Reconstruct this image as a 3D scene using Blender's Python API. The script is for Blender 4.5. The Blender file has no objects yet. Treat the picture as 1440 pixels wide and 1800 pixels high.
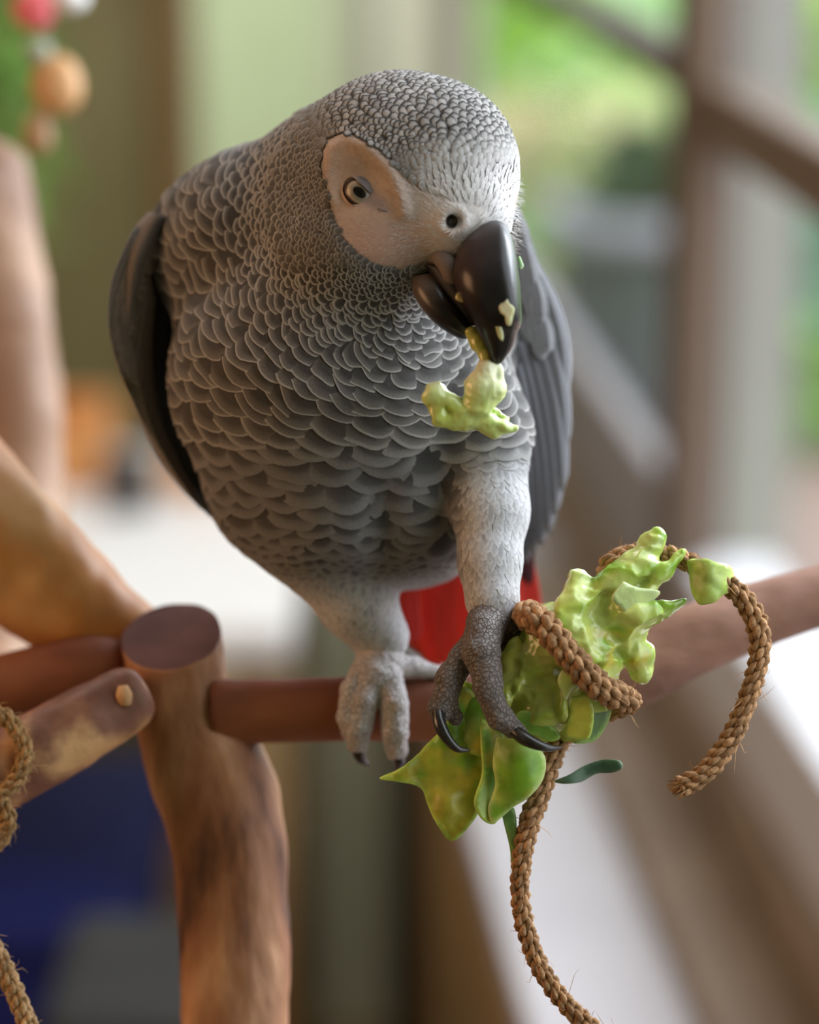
import bpy, math, random
import numpy as np
from mathutils import Vector
from mathutils.bvhtree import BVHTree
from mathutils.kdtree import KDTree

random.seed(7)
rng = np.random.default_rng(7)
SC = bpy.context.scene
COL = SC.collection
PI = math.pi

# ------------------------------------------------------------------ camera
PITCH = math.radians(16.0)
FPX = 4500.0                       # focal length in pixels of the 1440x1800 frame
S = 0.00015                        # metres per pixel at the subject
D0 = FPX * S
FOC = np.array([0.0, 0.0, 1.2])
FW = np.array([0.0, math.cos(PITCH), -math.sin(PITCH)])
UP = np.array([0.0, math.sin(PITCH), math.cos(PITCH)])
RT = np.array([1.0, 0.0, 0.0])
CAM = FOC - FW * D0
cd = bpy.data.cameras.new('camera')
cam = bpy.data.objects.new('camera', cd)
COL.objects.link(cam)
cam.location = CAM
cam.rotation_euler = (PI / 2 - PITCH, 0, 0)
cd.sensor_fit = 'VERTICAL'
cd.sensor_height = 24.0
cd.lens = 24.0 * FPX / 1800.0
cd.clip_start = 0.02
cd.clip_end = 200
cd.dof.use_dof = True
cd.dof.focus_distance = (FPX - 75) * S
cd.dof.aperture_fstop = 2.9
SC.camera = cam

# ------------------------------------------------------------------ world + light + exposure
SC.view_settings.view_transform = 'Standard'
SC.view_settings.look = 'None'
SC.view_settings.gamma = 1.0
SC.view_settings.use_curve_mapping = False
SC.view_settings.exposure = 0.0
SC.cycles.use_denoising = True
SC.cycles.max_bounces = 6
SC.cycles.sample_clamp_indirect = 4.0

wd = bpy.data.worlds.new('world')
SC.world = wd
wd.use_nodes = True
bg = wd.node_tree.nodes['Background']
bg.inputs[0].default_value = (0.86, 0.93, 1.0, 1)
bg.inputs[1].default_value = 3.6


def area(name, loc, target, size, power, color, sy=None):
    l = bpy.data.lights.new(name, 'AREA')
    l.energy = power
    l.color = color
    l.size = size
    if sy:
        l.shape = 'RECTANGLE'
        l.size_y = sy
    o = bpy.data.objects.new(name, l)
    COL.objects.link(o)
    o.location = loc
    o.rotation_euler = (Vector(target) - Vector(loc)).to_track_quat('-Z', 'Y').to_euler()
    return o


area('window_light', (0.62, 0.42, 1.62), (0, 0.03, 1.12), 0.5, 11.0, (0.86, 0.93, 1.0), 0.5)
area('room_lamp', (-1.15, -0.2, 1.5), (0, 0.0, 1.15), 0.7, 7.0, (1.0, 0.54, 0.28))
area('table_fill', (-0.75, 1.0, 2.5), (-0.45, 1.5, 0.8), 0.4, 9.0, (1.0, 0.93, 0.85))  # unseen fill added to brighten the table, bin and sage cabinet
area('back_wall_fill', (-1.2, 3.2, 2.3), (-0.4, 5.2, 1.0), 0.8, 60.0, (0.96, 1.0, 0.95))  # unseen fill added for the back wall, standing in for another window


# ------------------------------------------------------------------ coordinates
def W3(p):
    """(u, v, w) measured on the subject in units of S, w = depth behind the focal plane -> world metres"""
    p = np.atleast_2d(np.asarray(p, float))
    d = (FPX + p[:, 2]) * S
    x = (p[:, 0] - 720) / FPX * d
    y = (p[:, 1] - 900) / FPX * d
    return CAM + x[:, None] * RT - y[:, None] * UP + d[:, None] * FW


def W1(u, v, w):
    return W3([(u, v, w)])[0]


# ------------------------------------------------------------------ numpy noise
_L = rng.random((48, 48, 48)).astype(np.float32) * 2 - 1


def vnoise(p, scale, seed=0):
    q = np.asarray(p, np.float32) / scale + seed * 7.31
    i = np.floor(q).astype(int)
    f = q - i
    f = f * f * (3 - 2 * f)
    r = 0
    for a in (0, 1):
        for b in (0, 1):
            for c in (0, 1):
                wgt = (f[..., 0] if a else 1 - f[..., 0]) * (f[..., 1] if b else 1 - f[..., 1]) * (f[..., 2] if c else 1 - f[..., 2])
                r = r + wgt * _L[(i[..., 0] + a) % 48, (i[..., 1] + b) % 48, (i[..., 2] + c) % 48]
    return r


def sstep(a, b, x):
    t = np.clip((x - a) / (b - a), 0, 1)
    return t * t * (3 - 2 * t)


# ------------------------------------------------------------------ signed distance modelling
def d_ell(P, c, r, rot=0.0):
    q = P - np.array(c, np.float32)
    if rot:
        cs, sn = math.cos(rot), math.sin(rot)
        x = q[..., 0] * cs + q[..., 1] * sn
        y = -q[..., 0] * sn + q[..., 1] * cs
        q = np.stack([x, y, q[..., 2]], -1)
    r = np.array(r, np.float32)
    k0 = np.linalg.norm(q / r, axis=-1)
    k1 = np.linalg.norm(q / (r * r), axis=-1)
    return k0 * (k0 - 1.0) / np.maximum(k1, 1e-6)


def d_cone(P, a, ra, b, rb):
    a = np.array(a, np.float32)
    b = np.array(b, np.float32)
    ab = b - a
    t = np.clip(((P - a) @ ab) / (ab @ ab), 0, 1)
    q = P - a - t[..., None] * ab
    return np.linalg.norm(q, axis=-1) - (ra + (rb - ra) * t)


def smin(a, b, k):
    h = np.clip(0.5 + 0.5 * (b - a) / k, 0, 1)
    return b + (a - b) * h - k * h * (1 - h)


def chain(P, pts, k=6, f=None):
    for (a, b) in zip(pts[:-1], pts[1:]):
        d = d_cone(P, a[:3], a[3], b[:3], b[3])
        f = d if f is None else smin(f, d, k)
    return f


def grid(lo, hi, h):
    ax = [np.arange(lo[i], hi[i] + h, h, dtype=np.float32) for i in range(3)]
    return np.stack(np.meshgrid(*ax, indexing='ij'), -1)


def nets(P, f):
    """surface nets: vertices and quads of the zero level of f on grid P"""
    o = P[0, 0, 0]
    h = P[1, 0, 0, 0] - o[0]
    s = f < 0
    offs = [(a, b, c) for a in (0, 1) for b in (0, 1) for c in (0, 1)]
    n = [x - 1 for x in f.shape]
    cnt = sum(s[a:a + n[0], b:b + n[1], c:c + n[2]].astype(np.int8) for a, b, c in offs)
    act = (cnt > 0) & (cnt < 8)
    ijk = np.argwhere(act)
    idx = -np.ones(act.shape, np.int64)
    idx[act] = np.arange(len(ijk))
    fv = {q: f[ijk[:, 0] + q[0], ijk[:, 1] + q[1], ijk[:, 2] + q[2]] for q in offs}
    acc = np.zeros((len(ijk), 3))
    m = np.zeros(len(ijk))
    for q in offs:
        for ax in range(3):
            if q[ax] == 0:
                r = list(q)
                r[ax] = 1
                r = tuple(r)
                fa, fb = fv[q], fv[r]
                x = (fa < 0) != (fb < 0)
                t = np.where(x, fa / np.where(x, fa - fb, 1), 0)
                pos = np.array(q, float)[None] + 0 * acc
                pos[:, ax] += t
                acc += np.where(x[:, None], pos, 0)
                m += x
    V = (ijk + acc / m[:, None]) * h + o
    quads = []
    for ax in range(3):
        b, c = [(1, 2), (2, 0), (0, 1)][ax]
        sl0 = [slice(None)] * 3
        sl1 = [slice(None)] * 3
        sl0[ax] = slice(0, -1)
        sl1[ax] = slice(1, None)
        e = s[tuple(sl0)] != s[tuple(sl1)]
        w = np.argwhere(e)
        ok = (w[:, b] > 0) & (w[:, c] > 0) & (w[:, b] < n[b]) & (w[:, c] < n[c])
        w = w[ok]
        sg = s[w[:, 0], w[:, 1], w[:, 2]]

        def cell(db, dc):
            k = w.copy()
            k[:, b] -= db
            k[:, c] -= dc
            return idx[k[:, 0], k[:, 1], k[:, 2]]
        q = np.stack([cell(1, 1), cell(0, 1), cell(0, 0), cell(1, 0)], 1)
        q[~sg] = q[~sg][:, ::-1]
        quads.append(q)
    return V, np.concatenate(quads)


def vert_normals(V, Q):
    fn = np.cross(V[Q[:, 2]] - V[Q[:, 0]], V[Q[:, 3]] - V[Q[:, 1]])
    N = np.zeros_like(V)
    for i in range(4):
        np.add.at(N, Q[:, i], fn)
    return N / np.maximum(np.linalg.norm(N, axis=1), 1e-9)[:, None]


# ------------------------------------------------------------------ object helpers
def link(name, me, mat=None, parent=None, kind=None, label=None, cat=None, group=None):
    o = bpy.data.objects.new(name, me)
    COL.objects.link(o)
    if mat is not None and me is not None:
        for m in (mat if isinstance(mat, (list, tuple)) else [mat]):
            me.materials.append(m)
    if parent is not None:
        o.parent = parent
    for k, v in (('kind', kind), ('label', label), ('category', cat), ('group', group)):
        if v:
            o[k] = v
    return o


def thing(name, label, cat, group=None):
    return link(name, None, label=label, cat=cat, group=group)


def mesh(name, V, F, col=None, smooth=True, world=False):
    """V in subject coordinates (u, v, w) unless world"""
    V = np.asarray(V, float)
    if not world:
        V = W3(V)
    me = bpy.data.meshes.new(name)
    if isinstance(F, np.ndarray):
        k = F.shape[1]
        me.vertices.add(len(V))
        me.vertices.foreach_set('co', V.ravel())
        me.loops.add(F.size)
        me.loops.foreach_set('vertex_index', F.ravel().astype(np.int32))
        me.polygons.add(len(F))
        me.polygons.foreach_set('loop_start', np.arange(0, F.size, k, dtype=np.int32))
        me.update(calc_edges=True)
        me.validate()
    else:
        me.from_pydata([tuple(v) for v in V], [], F)
    if smooth:
        me.polygons.foreach_set('use_smooth', np.ones(len(me.polygons), bool))
    if col is not None:
        a = me.color_attributes.new('Col', 'FLOAT_COLOR', 'POINT')
        c = np.ones((len(V), 4))
        c[:, :3] = col
        a.data.foreach_set('color', c.ravel())
    me.update()
    return me


def tube_arrays(pts, rad, n=14, caps=True, bump=0.0, bscale=30, seed=0, flat=None):
    """tube along a polyline of (u,v,w); rad per point; returns V, F(list)"""
    pts = np.asarray(pts, float)
    m = len(pts)
    rad = np.broadcast_to(np.asarray(rad, float), (m,))
    T = np.gradient(pts, axis=0)
    T /= np.maximum(np.linalg.norm(T, axis=1), 1e-9)[:, None]
    ref = np.array([0, 0, 1.0]) if abs(T[0][2]) < 0.8 else np.array([1.0, 0, 0])
    A = np.cross(T[0], ref)
    A /= np.linalg.norm(A)
    V = []
    ang = np.linspace(0, 2 * PI, n, endpoint=False)
    for i in range(m):
        A = A - T[i] * (A @ T[i])
        A /= np.linalg.norm(A)
        B = np.cross(T[i], A)
        ring = pts[i] + rad[i] * (np.cos(ang)[:, None] * A + np.sin(ang)[:, None] * B)
        V.append(ring)
    V = np.concatenate(V)
    if bump:
        c = np.repeat(pts, n, axis=0)
        nz = vnoise(V, bscale, seed) * 0.7 + vnoise(V, bscale * 0.4, seed + 3) * 0.3
        V = c + (V - c) * (1 + bump * nz)[:, None]
    F = []
    for i in range(m - 1):
        for j in range(n):
            k = (j + 1) % n
            F.append((i * n + j, i * n + k, (i + 1) * n + k, (i + 1) * n + j))
    if caps:
        F.append(tuple(range(n))[::-1])
        F.append(tuple((m - 1) * n + j for j in range(n)))
    return V, F


def spline(ctrl, step):
    """Catmull-Rom through control rows, resampled at about step"""
    c = np.asarray(ctrl, float)
    c = np.vstack([2 * c[0] - c[1], c, 2 * c[-1] - c[-2]])
    out = []
    for i in range(1, len(c) - 2):
        n = max(2, int(np.linalg.norm(c[i + 1][:3] - c[i][:3]) / step))
        for t in np.linspace(0, 1, n, endpoint=False):
            p0, p1, p2, p3 = c[i - 1], c[i], c[i + 1], c[i + 2]
            out.append(0.5 * ((2 * p1) + (-p0 + p2) * t + (2 * p0 - 5 * p1 + 4 * p2 - p3) * t * t + (-p0 + 3 * p1 - 3 * p2 + p3) * t ** 3))
    out.append(c[-2])
    return np.array(out)


class MB:
    """collects pieces into one mesh"""
    def __init__(s):
        s.V, s.F, s.C, s.n = [], [], [], 0

    def add(s, V, F, col=None):
        V = np.asarray(V, float)
        s.V.append(V)
        s.F += [tuple(int(x) + s.n for x in f) for f in F]
        s.C.append(np.broadcast_to(np.asarray(col if col is not None else (1, 1, 1), float), (len(V), 3)))
        s.n += len(V)

    def build(s, name, mat, parent=None, smooth=True, world=False, **kw):
        me = mesh(name, np.concatenate(s.V), s.F, np.concatenate(s.C), smooth, world)
        return link(name, me, mat, parent, **kw)


def box_vf(x0, x1, y0, y1, z0, z1, rot=0.0, c=(0, 0)):
    V = np.array([(x, y, z) for x in (x0, x1) for y in (y0, y1) for z in (z0, z1)], float)
    if rot:
        cs, sn = math.cos(rot), math.sin(rot)
        X = V[:, 0] - c[0]
        Y = V[:, 1] - c[1]
        V[:, 0] = c[0] + X * cs - Y * sn
        V[:, 1] = c[1] + X * sn + Y * cs
    F = [(0, 1, 3, 2), (4, 6, 7, 5), (0, 4, 5, 1), (2, 3, 7, 6), (0, 2, 6, 4), (1, 5, 7, 3)]
    return V, F


def box(name, x0, x1, y0, y1, z0, z1, mat, parent=None, bevel=0.004, **kw):
    V, F = box_vf(x0, x1, y0, y1, z0, z1)
    o = link(name, mesh(name, V, F, smooth=False, world=True), mat, parent, **kw)
    if bevel:
        b = o.modifiers.new('bevel', 'BEVEL')
        b.width = bevel
        b.segments = 2
    return o


# ------------------------------------------------------------------ materials
def mat_new(name, rough=0.6, color=(0.5, 0.5, 0.5), vcol=False, spec=0.5, sss=0.0, sss_col=None, sheen=0.0, coat=0.0):
    m = bpy.data.materials.new(name)
    m.use_nodes = True
    nt = m.node_tree
    b = nt.nodes['Principled BSDF']
    b.inputs['Roughness'].default_value = rough
    b.inputs['Base Color'].default_value = (*color, 1)
    b.inputs['Specular IOR Level'].default_value = spec
    if sss:
        b.inputs['Subsurface Weight'].default_value = sss
        b.inputs['Subsurface Radius'].default_value = sss_col or (1, 0.6, 0.3)
        b.inputs['Subsurface Scale'].default_value = 0.002
    if sheen:
        b.inputs['Sheen Weight'].default_value = sheen
    if coat:
        b.inputs['Coat Weight'].default_value = coat
        b.inputs['Coat Roughness'].default_value = 0.15
    if vcol:
        v = nt.nodes.new('ShaderNodeVertexColor')
        v.layer_name = 'Col'
        nt.links.new(v.outputs[0], b.inputs['Base Color'])
    return m, nt, b


def add_noise(m, nt, b, scale, amount, bump=0.0, bump_scale=None, detail=4, dist=0.002, stretch=None, cols=None, pos=(0.35, 0.7)):
    tc = nt.nodes.new('ShaderNodeTexCoord')
    mp = nt.nodes.new('ShaderNodeMapping')
    nt.links.new(tc.outputs['Object'], mp.inputs[0])
    if stretch:
        mp.inputs['Scale'].default_value = stretch
    n = nt.nodes.new('ShaderNodeTexNoise')
    n.inputs['Scale'].default_value = scale
    n.inputs['Detail'].default_value = detail
    nt.links.new(mp.outputs[0], n.inputs['Vector'])
    if cols:
        r = nt.nodes.new('ShaderNodeValToRGB')
        els = r.color_ramp.elements
        els[0].position, els[1].position = pos
        els[0].color = (*cols[0], 1)
        els[1].color = (*cols[-1], 1)
        for i, c in enumerate(cols[1:-1]):
            e = els.new(pos[0] + (pos[1] - pos[0]) * (i + 1) / (len(cols) - 1))
            e.color = (*c, 1)
        nt.links.new(n.outputs[0], r.inputs[0])
        nt.links.new(r.outputs[0], b.inputs['Base Color'])
    elif amount:
        src = b.inputs['Base Color'].links[0].from_socket if b.inputs['Base Color'].links else None
        mx = nt.nodes.new('ShaderNodeMix')
        mx.data_type = 'RGBA'
        mx.blend_type = 'MULTIPLY'
        mx.inputs['Factor'].default_value = 1.0
        mr = nt.nodes.new('ShaderNodeMapRange')
        mr.inputs['From Min'].default_value = 0.3
        mr.inputs['From Max'].default_value = 0.7
        mr.inputs['To Min'].default_value = 1 - amount
        mr.inputs['To Max'].default_value = 1 + amount
        nt.links.new(n.outputs[0], mr.inputs[0])
        if src:
            nt.links.new(src, mx.inputs['A'])
        else:
            mx.inputs['A'].default_value = b.inputs['Base Color'].default_value
        nt.links.new(mr.outputs[0], mx.inputs['B'])
        nt.links.new(mx.outputs['Result'], b.inputs['Base Color'])
    if bump:
        n2 = n
        if bump_scale:
            n2 = nt.nodes.new('ShaderNodeTexNoise')
            n2.inputs['Scale'].default_value = bump_scale
            n2.inputs['Detail'].default_value = detail
            nt.links.new(mp.outputs[0], n2.inputs['Vector'])
        bp = nt.nodes.new('ShaderNodeBump')
        bp.inputs['Strength'].default_value = bump
        bp.inputs['Distance'].default_value = dist
        nt.links.new(n2.outputs[0], bp.inputs['Height'])
        nt.links.new(bp.outputs[0], b.inputs['Normal'])
    return m


def simple(name, color, rough=0.6, **kw):
    return mat_new(name, rough, color, **kw)[0]


def noisy(name, cols, scale, rough=0.6, bump=0.0, bump_scale=None, stretch=None, dist=0.002, detail=4, pos=(0.35, 0.7), **kw):
    m, nt, b = mat_new(name, rough, cols[0], **kw)
    return add_noise(m, nt, b, scale, 0, bump, bump_scale, detail, dist, stretch, cols, pos)


M = {}
m, nt, b = mat_new('feather', 0.75, vcol=True, spec=0.2, sheen=0.15)
M['feather'] = add_noise(m, nt, b, 1500, 0.10, bump=0.2, dist=0.0002)
m, nt, b = mat_new('face_skin', 0.6, vcol=True, spec=0.3, sss=0.15)
M['skin'] = add_noise(m, nt, b, 900, 0.08, bump=0.5, bump_scale=2600, dist=0.0002)
m, nt, b = mat_new('beak_horn', 0.3, vcol=True, spec=0.4, coat=0.05)
M['beak'] = add_noise(m, nt, b, 400, 0.15, bump=0.15, bump_scale=500, dist=0.0003)
M['claw'] = noisy('claw_horn', [(0.012, 0.011, 0.012), (0.035, 0.033, 0.035)], 300, 0.22, coat=0.3)
m, nt, b = mat_new('eye', 0.25, vcol=True, spec=0.4, coat=0.1)
M['eye'] = m


def scaly(name):
    m, nt, b = mat_new(name, 0.6, vcol=True, spec=0.35)
    tc = nt.nodes.new('ShaderNodeTexCoord')
    vo = nt.nodes.new('ShaderNodeTexVoronoi')
    vo.inputs['Scale'].default_value = 800
    vo.feature = 'DISTANCE_TO_EDGE'
    nt.links.new(tc.outputs['Object'], vo.inputs['Vector'])
    r = nt.nodes.new('ShaderNodeValToRGB')
    r.color_ramp.elements[0].position = 0.0
    r.color_ramp.elements[0].color = (0.6, 0.56, 0.54, 1)
    r.color_ramp.elements[1].position = 0.16
    r.color_ramp.elements[1].color = (1, 1, 1, 1)
    nt.links.new(vo.outputs[0], r.inputs[0])
    mx = nt.nodes.new('ShaderNodeMix')
    mx.data_type = 'RGBA'
    mx.blend_type = 'MULTIPLY'
    mx.inputs['Factor'].default_value = 1
    nt.links.new(b.inputs['Base Color'].links[0].from_socket, mx.inputs['A'])
    nt.links.new(r.outputs[0], mx.inputs['B'])
    nt.links.new(mx.outputs['Result'], b.inputs['Base Color'])
    bp = nt.nodes.new('ShaderNodeBump')
    bp.inputs['Strength'].default_value = 0.9
    bp.inputs['Distance'].default_value = 0.0007
    nt.links.new(r.outputs[0], bp.inputs['Height'])
    nt.links.new(bp.outputs[0], b.inputs['Normal'])
    return m


M['foot'] = scaly('foot_scales')
m, nt, b = mat_new('stalk_flesh', 0.2, vcol=True, spec=0.5, coat=0.5, sss=0.3, sss_col=(0.6, 1.0, 0.25))
M['stalk'] = add_noise(m, nt, b, 260, 0.14, bump=0.3, bump_scale=200, dist=0.0007)
m, nt, b = mat_new('green_leaf', 0.35, vcol=True, spec=0.5, sss=0.25, sss_col=(0.6, 1.0, 0.25))
M['leaf'] = add_noise(m, nt, b, 180, 0.25, bump=0.3, bump_scale=250, dist=0.0006)
m, nt, b = mat_new('jute', 0.9, vcol=True, spec=0.1)
M['jute'] = add_noise(m, nt, b, 1200, 0.3, bump=0.6, bump_scale=3000, dist=0.0003)
M['wood'] = noisy('branch_bark', [(0.10, 0.035, 0.018), (0.3, 0.125, 0.06), (0.42, 0.2, 0.1), (0.65, 0.36, 0.2)], 75, 0.55, bump=0.5, bump_scale=110, stretch=(1, 1, 0.22), dist=0.003, pos=(0.32, 0.7))
M['wood_dark'] = noisy('branch_bark_dark', [(0.11, 0.032, 0.014), (0.22, 0.065, 0.028), (0.32, 0.11, 0.045)], 38, 0.7, bump=0.3, bump_scale=60, stretch=(0.4, 1, 1), dist=0.002)
M['wood_pink'] = noisy('branch_bark_pink', [(0.24, 0.13, 0.08), (0.42, 0.26, 0.17)], 30, 0.55, bump=0.3, bump_scale=60, stretch=(0.4, 1, 1), dist=0.002)
M['wood_cut'] = noisy('branch_cut', [(0.075, 0.027, 0.024), (0.13, 0.05, 0.043)], 60, 0.85)
M['wood_orange'] = noisy('branch_orange', [(0.3, 0.1, 0.02), (0.5, 0.21, 0.05), (0.74, 0.45, 0.2)], 18, 0.5, bump=0.3, dist=0.003)
M['wood_tan'] = noisy('branch_peeled', [(0.14, 0.055, 0.035), (0.28, 0.125, 0.08), (0.72, 0.42, 0.2)], 32, 0.55, bump=0.4, bump_scale=90, dist=0.002, pos=(0.42, 0.6))

# ================================================================== the parrot
HF = np.array([0.72, 0.22, -0.66])              # where the beak points
HF /= np.linalg.norm(HF)
HA = np.array([-0.66, 0.0, -0.75])              # towards the bird's right side (the eye we see)
HA /= np.linalg.norm(HA)
HC = np.array([700.0, 330.0, 30.0])


def mirror_head(p):
    p = np.asarray(p, float)
    return p - 2 * ((p - HC) @ HA)[..., None] * HA


P = grid((210, 100, -230), (960, 1190, 520), 6.0)
f = d_ell(P, (706, 318, 30), (196, 190, 190))                    # skull
f = smin(f, d_ell(P, (778, 300, -12), (130, 148, 145)), 30)      # forehead
f = smin(f, d_ell(P, (800, 385, -75), (98, 92, 92)), 34)         # cere bulge
f = smin(f, d_ell(P, (650, 425, -20), (140, 112, 125)), 40)      # cheek
f = smin(f, d_ell(P, (570, 330, 120), (125, 135, 140)), 60)      # nape
f = smin(f, d_ell(P, (462, 405, 190), (150, 150, 150)), 50)
f = smin(f, d_cone(P, (620, 440, 90), 175, (575, 610, 150), 245), 50)
g = d_ell(P, (595, 670, 190), (292, 262, 225))                   # breast
g = smin(g, d_ell(P, (640, 860, 225), (272, 178, 195)), 60)      # belly
g = smin(g, d_ell(P, (440, 440, 290), (178, 160, 160)), 70)      # shoulders
g = smin(g, d_ell(P, (820, 560, 300), (90, 200, 120)), 60)
f = smin(f, g, 45)
f = smin(f, d_ell(P, (720, 940, 300), (120, 90, 120)), 40)       # vent
f = chain(P, [(555, 950, 185, 92), (630, 1060, 200, 62), (668, 1120, 218, 44), (668, 1150, 222, 34)], 30, f)
f = smin(f, d_ell(P, (838, 760, 130), (84, 130, 110)), 50)
f = chain(P, [(852, 770, 110, 78), (864, 900, 50, 61), (862, 990, 15, 50), (866, 1060, -12, 40), (866, 1082, -20, 30)], 30, f)
BV, BQ = nets(P, f)
del P, f, g
BN = vert_normals(BV, BQ)
gr = -20 * np.exp(-((BV[:, 0] - 668) / 34) ** 2) * sstep(800, 900, BV[:, 1]) * sstep(1040, 960, BV[:, 1]) * (BV[:, 2] < 200)
gr += 9 * np.exp(-((BV[:, 0] - 570) / 70) ** 2 - ((BV[:, 1] - 920) / 90) ** 2) * (BV[:, 2] < 200)
BV += BN * gr[:, None]
BN = vert_normals(BV, BQ)
# raised brow fold round the face, dent at the nostril
FACE = np.array([(566, 262), (578, 244), (602, 232), (642, 244), (676, 272), (708, 304), (742, 330), (778, 346), (818, 352), (850, 362),
                 (868, 384), (838, 398), (812, 430), (798, 462), (766, 446), (740, 466), (704, 474), (664, 468), (630, 450), (606, 424), (590, 392), (577, 350), (566, 300)], float)
BROW = np.array([(586, 352), (576, 300), (586, 262), (612, 246), (648, 262), (684, 300), (704, 340), (712, 372)], float)


def seg_dist(p, poly, closed=False):
    p = np.asarray(p, float)[:, :2]
    q = np.vstack([poly, poly[:1]]) if closed else poly
    d = np.full(len(p), 1e9)
    for a, c in zip(q[:-1], q[1:]):
        ab = c - a
        t = np.clip(((p - a) @ ab) / (ab @ ab), 0, 1)
        d = np.minimum(d, np.linalg.norm(p - a - t[:, None] * ab, axis=1))
    return d


def in_poly(p, poly):
    x, y = np.asarray(p, float)[:, 0], np.asarray(p, float)[:, 1]
    r = np.zeros(len(x), bool)
    for (x0, y0), (x1, y1) in zip(poly, np.roll(poly, -1, axis=0)):
        c = ((y0 > y) != (y1 > y)) & (x < (x1 - x0) * (y - y0) / ((y1 - y0) or 1e-9) + x0)
        r ^= c
    return r


def face_d(p):
    """signed distance to the bare face outline (negative inside), for the side towards +HA; other side mirrored"""
    p = np.asarray(p, float)
    side = (p - HC) @ HA
    q = np.where((side < -15)[:, None], mirror_head(p), p)
    d = seg_dist(q, FACE, True)
    d = np.where(in_poly(q, FACE), -d, d)
    far = q[:, 2] > 110
    return np.where(far, 200, d)


near_head = (BV[:, 1] < 520) & (BV[:, 0] > 520)
ih = np.where(near_head)[0]
for mir in (False, True):
    q = mirror_head(BV[ih]) if mir else BV[ih]
    fr = (q[:, 2] < 60) & (((q - HC) @ HA) > 0)
    d = seg_dist(q, BROW)
    k = 9 * np.exp(-(d / 13) ** 2) * fr
    dd = np.hypot(q[:, 0] - 640, q[:, 1] - 318)
    k -= 12 * np.exp(-(dd / 42) ** 2) * fr
    dn = np.hypot((q[:, 0] - 797), (q[:, 1] - 388))
    k += (4 * np.exp(-((dn - 20) / 9) ** 2) - 10 * np.exp(-(dn / 10) ** 2)) * fr
    BV[ih] += BN[ih] * k[:, None]
BN = vert_normals(BV, BQ)
bvh = BVHTree.FromPolygons([tuple(v) for v in BV], [tuple(int(i) for i in q) for q in BQ])


def surf(u, v):
    h = bvh.ray_cast(Vector((u, v, -1500)), Vector((0, 0, 1)))
    return (np.array(h[0]), np.array(h[1]) if h[1].z < 0 else -np.array(h[1])) if h[0] else (np.array((u, v, 0.0)), np.array((0, 0, -1.0)))


GREY = np.array([0.06, 0.056, 0.056])


def under_col(V):
    fd = face_d(V)
    c = np.tile(GREY * 0.55, (len(V), 1))
    face = np.array([0.47, 0.36, 0.30])  # peach tint: warm side light put into the pale skin
    pink = np.array([0.5, 0.31, 0.24])
    white = np.array([0.6, 0.56, 0.545])
    q = np.where((((V - HC) @ HA) < -15)[:, None], mirror_head(V), V)
    t = sstep(690, 800, q[:, 0])
    fc = face * (1 - t)[:, None] + white * t[:, None]
    k = np.exp(-(np.hypot((q[:, 0] - 665) / 75, (q[:, 1] - 435) / 50)) ** 2)
    fc = fc * (1 - k)[:, None] + pink * k[:, None]
    # grey skin at the front corner of the eye, darker tone in the recess above it
    k = np.exp(-(np.hypot(((q[:, 0] - 652) * 0.86 + (q[:, 1] - 350) * 0.5) / 36, (-(q[:, 0] - 652) * 0.5 + (q[:, 1] - 350) * 0.86) / 15)) ** 4)
    fc = fc * (1 - 0.75 * k)[:, None] + np.array([0.24, 0.2, 0.22]) * (0.75 * k)[:, None]
    k = np.exp(-(np.hypot((q[:, 0] - 622) / 36, (q[:, 1] - 292) / 30)) ** 2)
    fc = fc * (1 - 0.28 * k)[:, None]
    w = sstep(4, -6, fd)
    c = c * (1 - w)[:, None] + fc * w[:, None]
    # pale down of forehead and of the thighs
    fh = sstep(200, 250, V[:, 1]) * sstep(700, 790, V[:, 0]) * (V[:, 1] < 500) * (fd > 0) * (V[:, 2] < 130)
    c = c * (1 - fh)[:, None] + np.array([0.5, 0.48, 0.48]) * fh[:, None]
    leg = np.maximum(sstep(1000, 1070, V[:, 1]), sstep(740, 860, V[:, 1]) * sstep(780, 830, V[:, 0]) * (V[:, 2] < 190))
    c = c * (1 - leg)[:, None] + np.array([0.5, 0.49, 0.51]) * leg[:, None]
    return c


parrot = thing('parrot', 'grey parrot with bare pale face, black beak and red tail, one foot raised', 'parrot')
body = link('body', mesh('body', BV, BQ, under_col(BV)), M['skin'], parrot)


# ---- feather coat
def coat_size(p):
    """feather width and the softness of its pale rim"""
    q = np.where((((p - HC) @ HA) < -15)[:, None], mirror_head(p), p)
    r = np.hypot(q[:, 0] - 660, (q[:, 1] - 360)) + np.maximum(q[:, 2] - 60, 0) * 0.6
    s = np.interp(r, [0, 110, 150, 200, 250, 300, 360, 440], [10, 12, 16, 27, 43, 60, 74, 82])
    crown = sstep(330, 270, q[:, 1] + 0.25 * (760 - q[:, 0])) * (q[:, 0] > 520)
    cr = np.interp(q[:, 1], [120, 200, 260, 330], [19, 20, 18, 12]) + np.clip((560 - q[:, 0]) * 0.12, 0, 12)
    s = s * (1 - crown) + np.minimum(s, cr) * crown
    s = np.where((q[:, 0] > 730) & (q[:, 1] < 480) & (q[:, 1] > 300), np.minimum(s, 13), s)
    s = np.where((q[:, 0] > 740) & (q[:, 1] < 300), np.minimum(s, 19), s)
    th = np.where((p[:, 1] > 640) & (p[:, 2] < 400), sstep(860, 1040, p[:, 1]), 0)
    th = np.maximum(th, sstep(700, 850, p[:, 1]) * sstep(770, 830, p[:, 0]) * (p[:, 1] > 700))
    s = s * (1 - th) + 19 * th
    s = np.where(p[:, 1] > 1070, 16, s)
    return s


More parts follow.
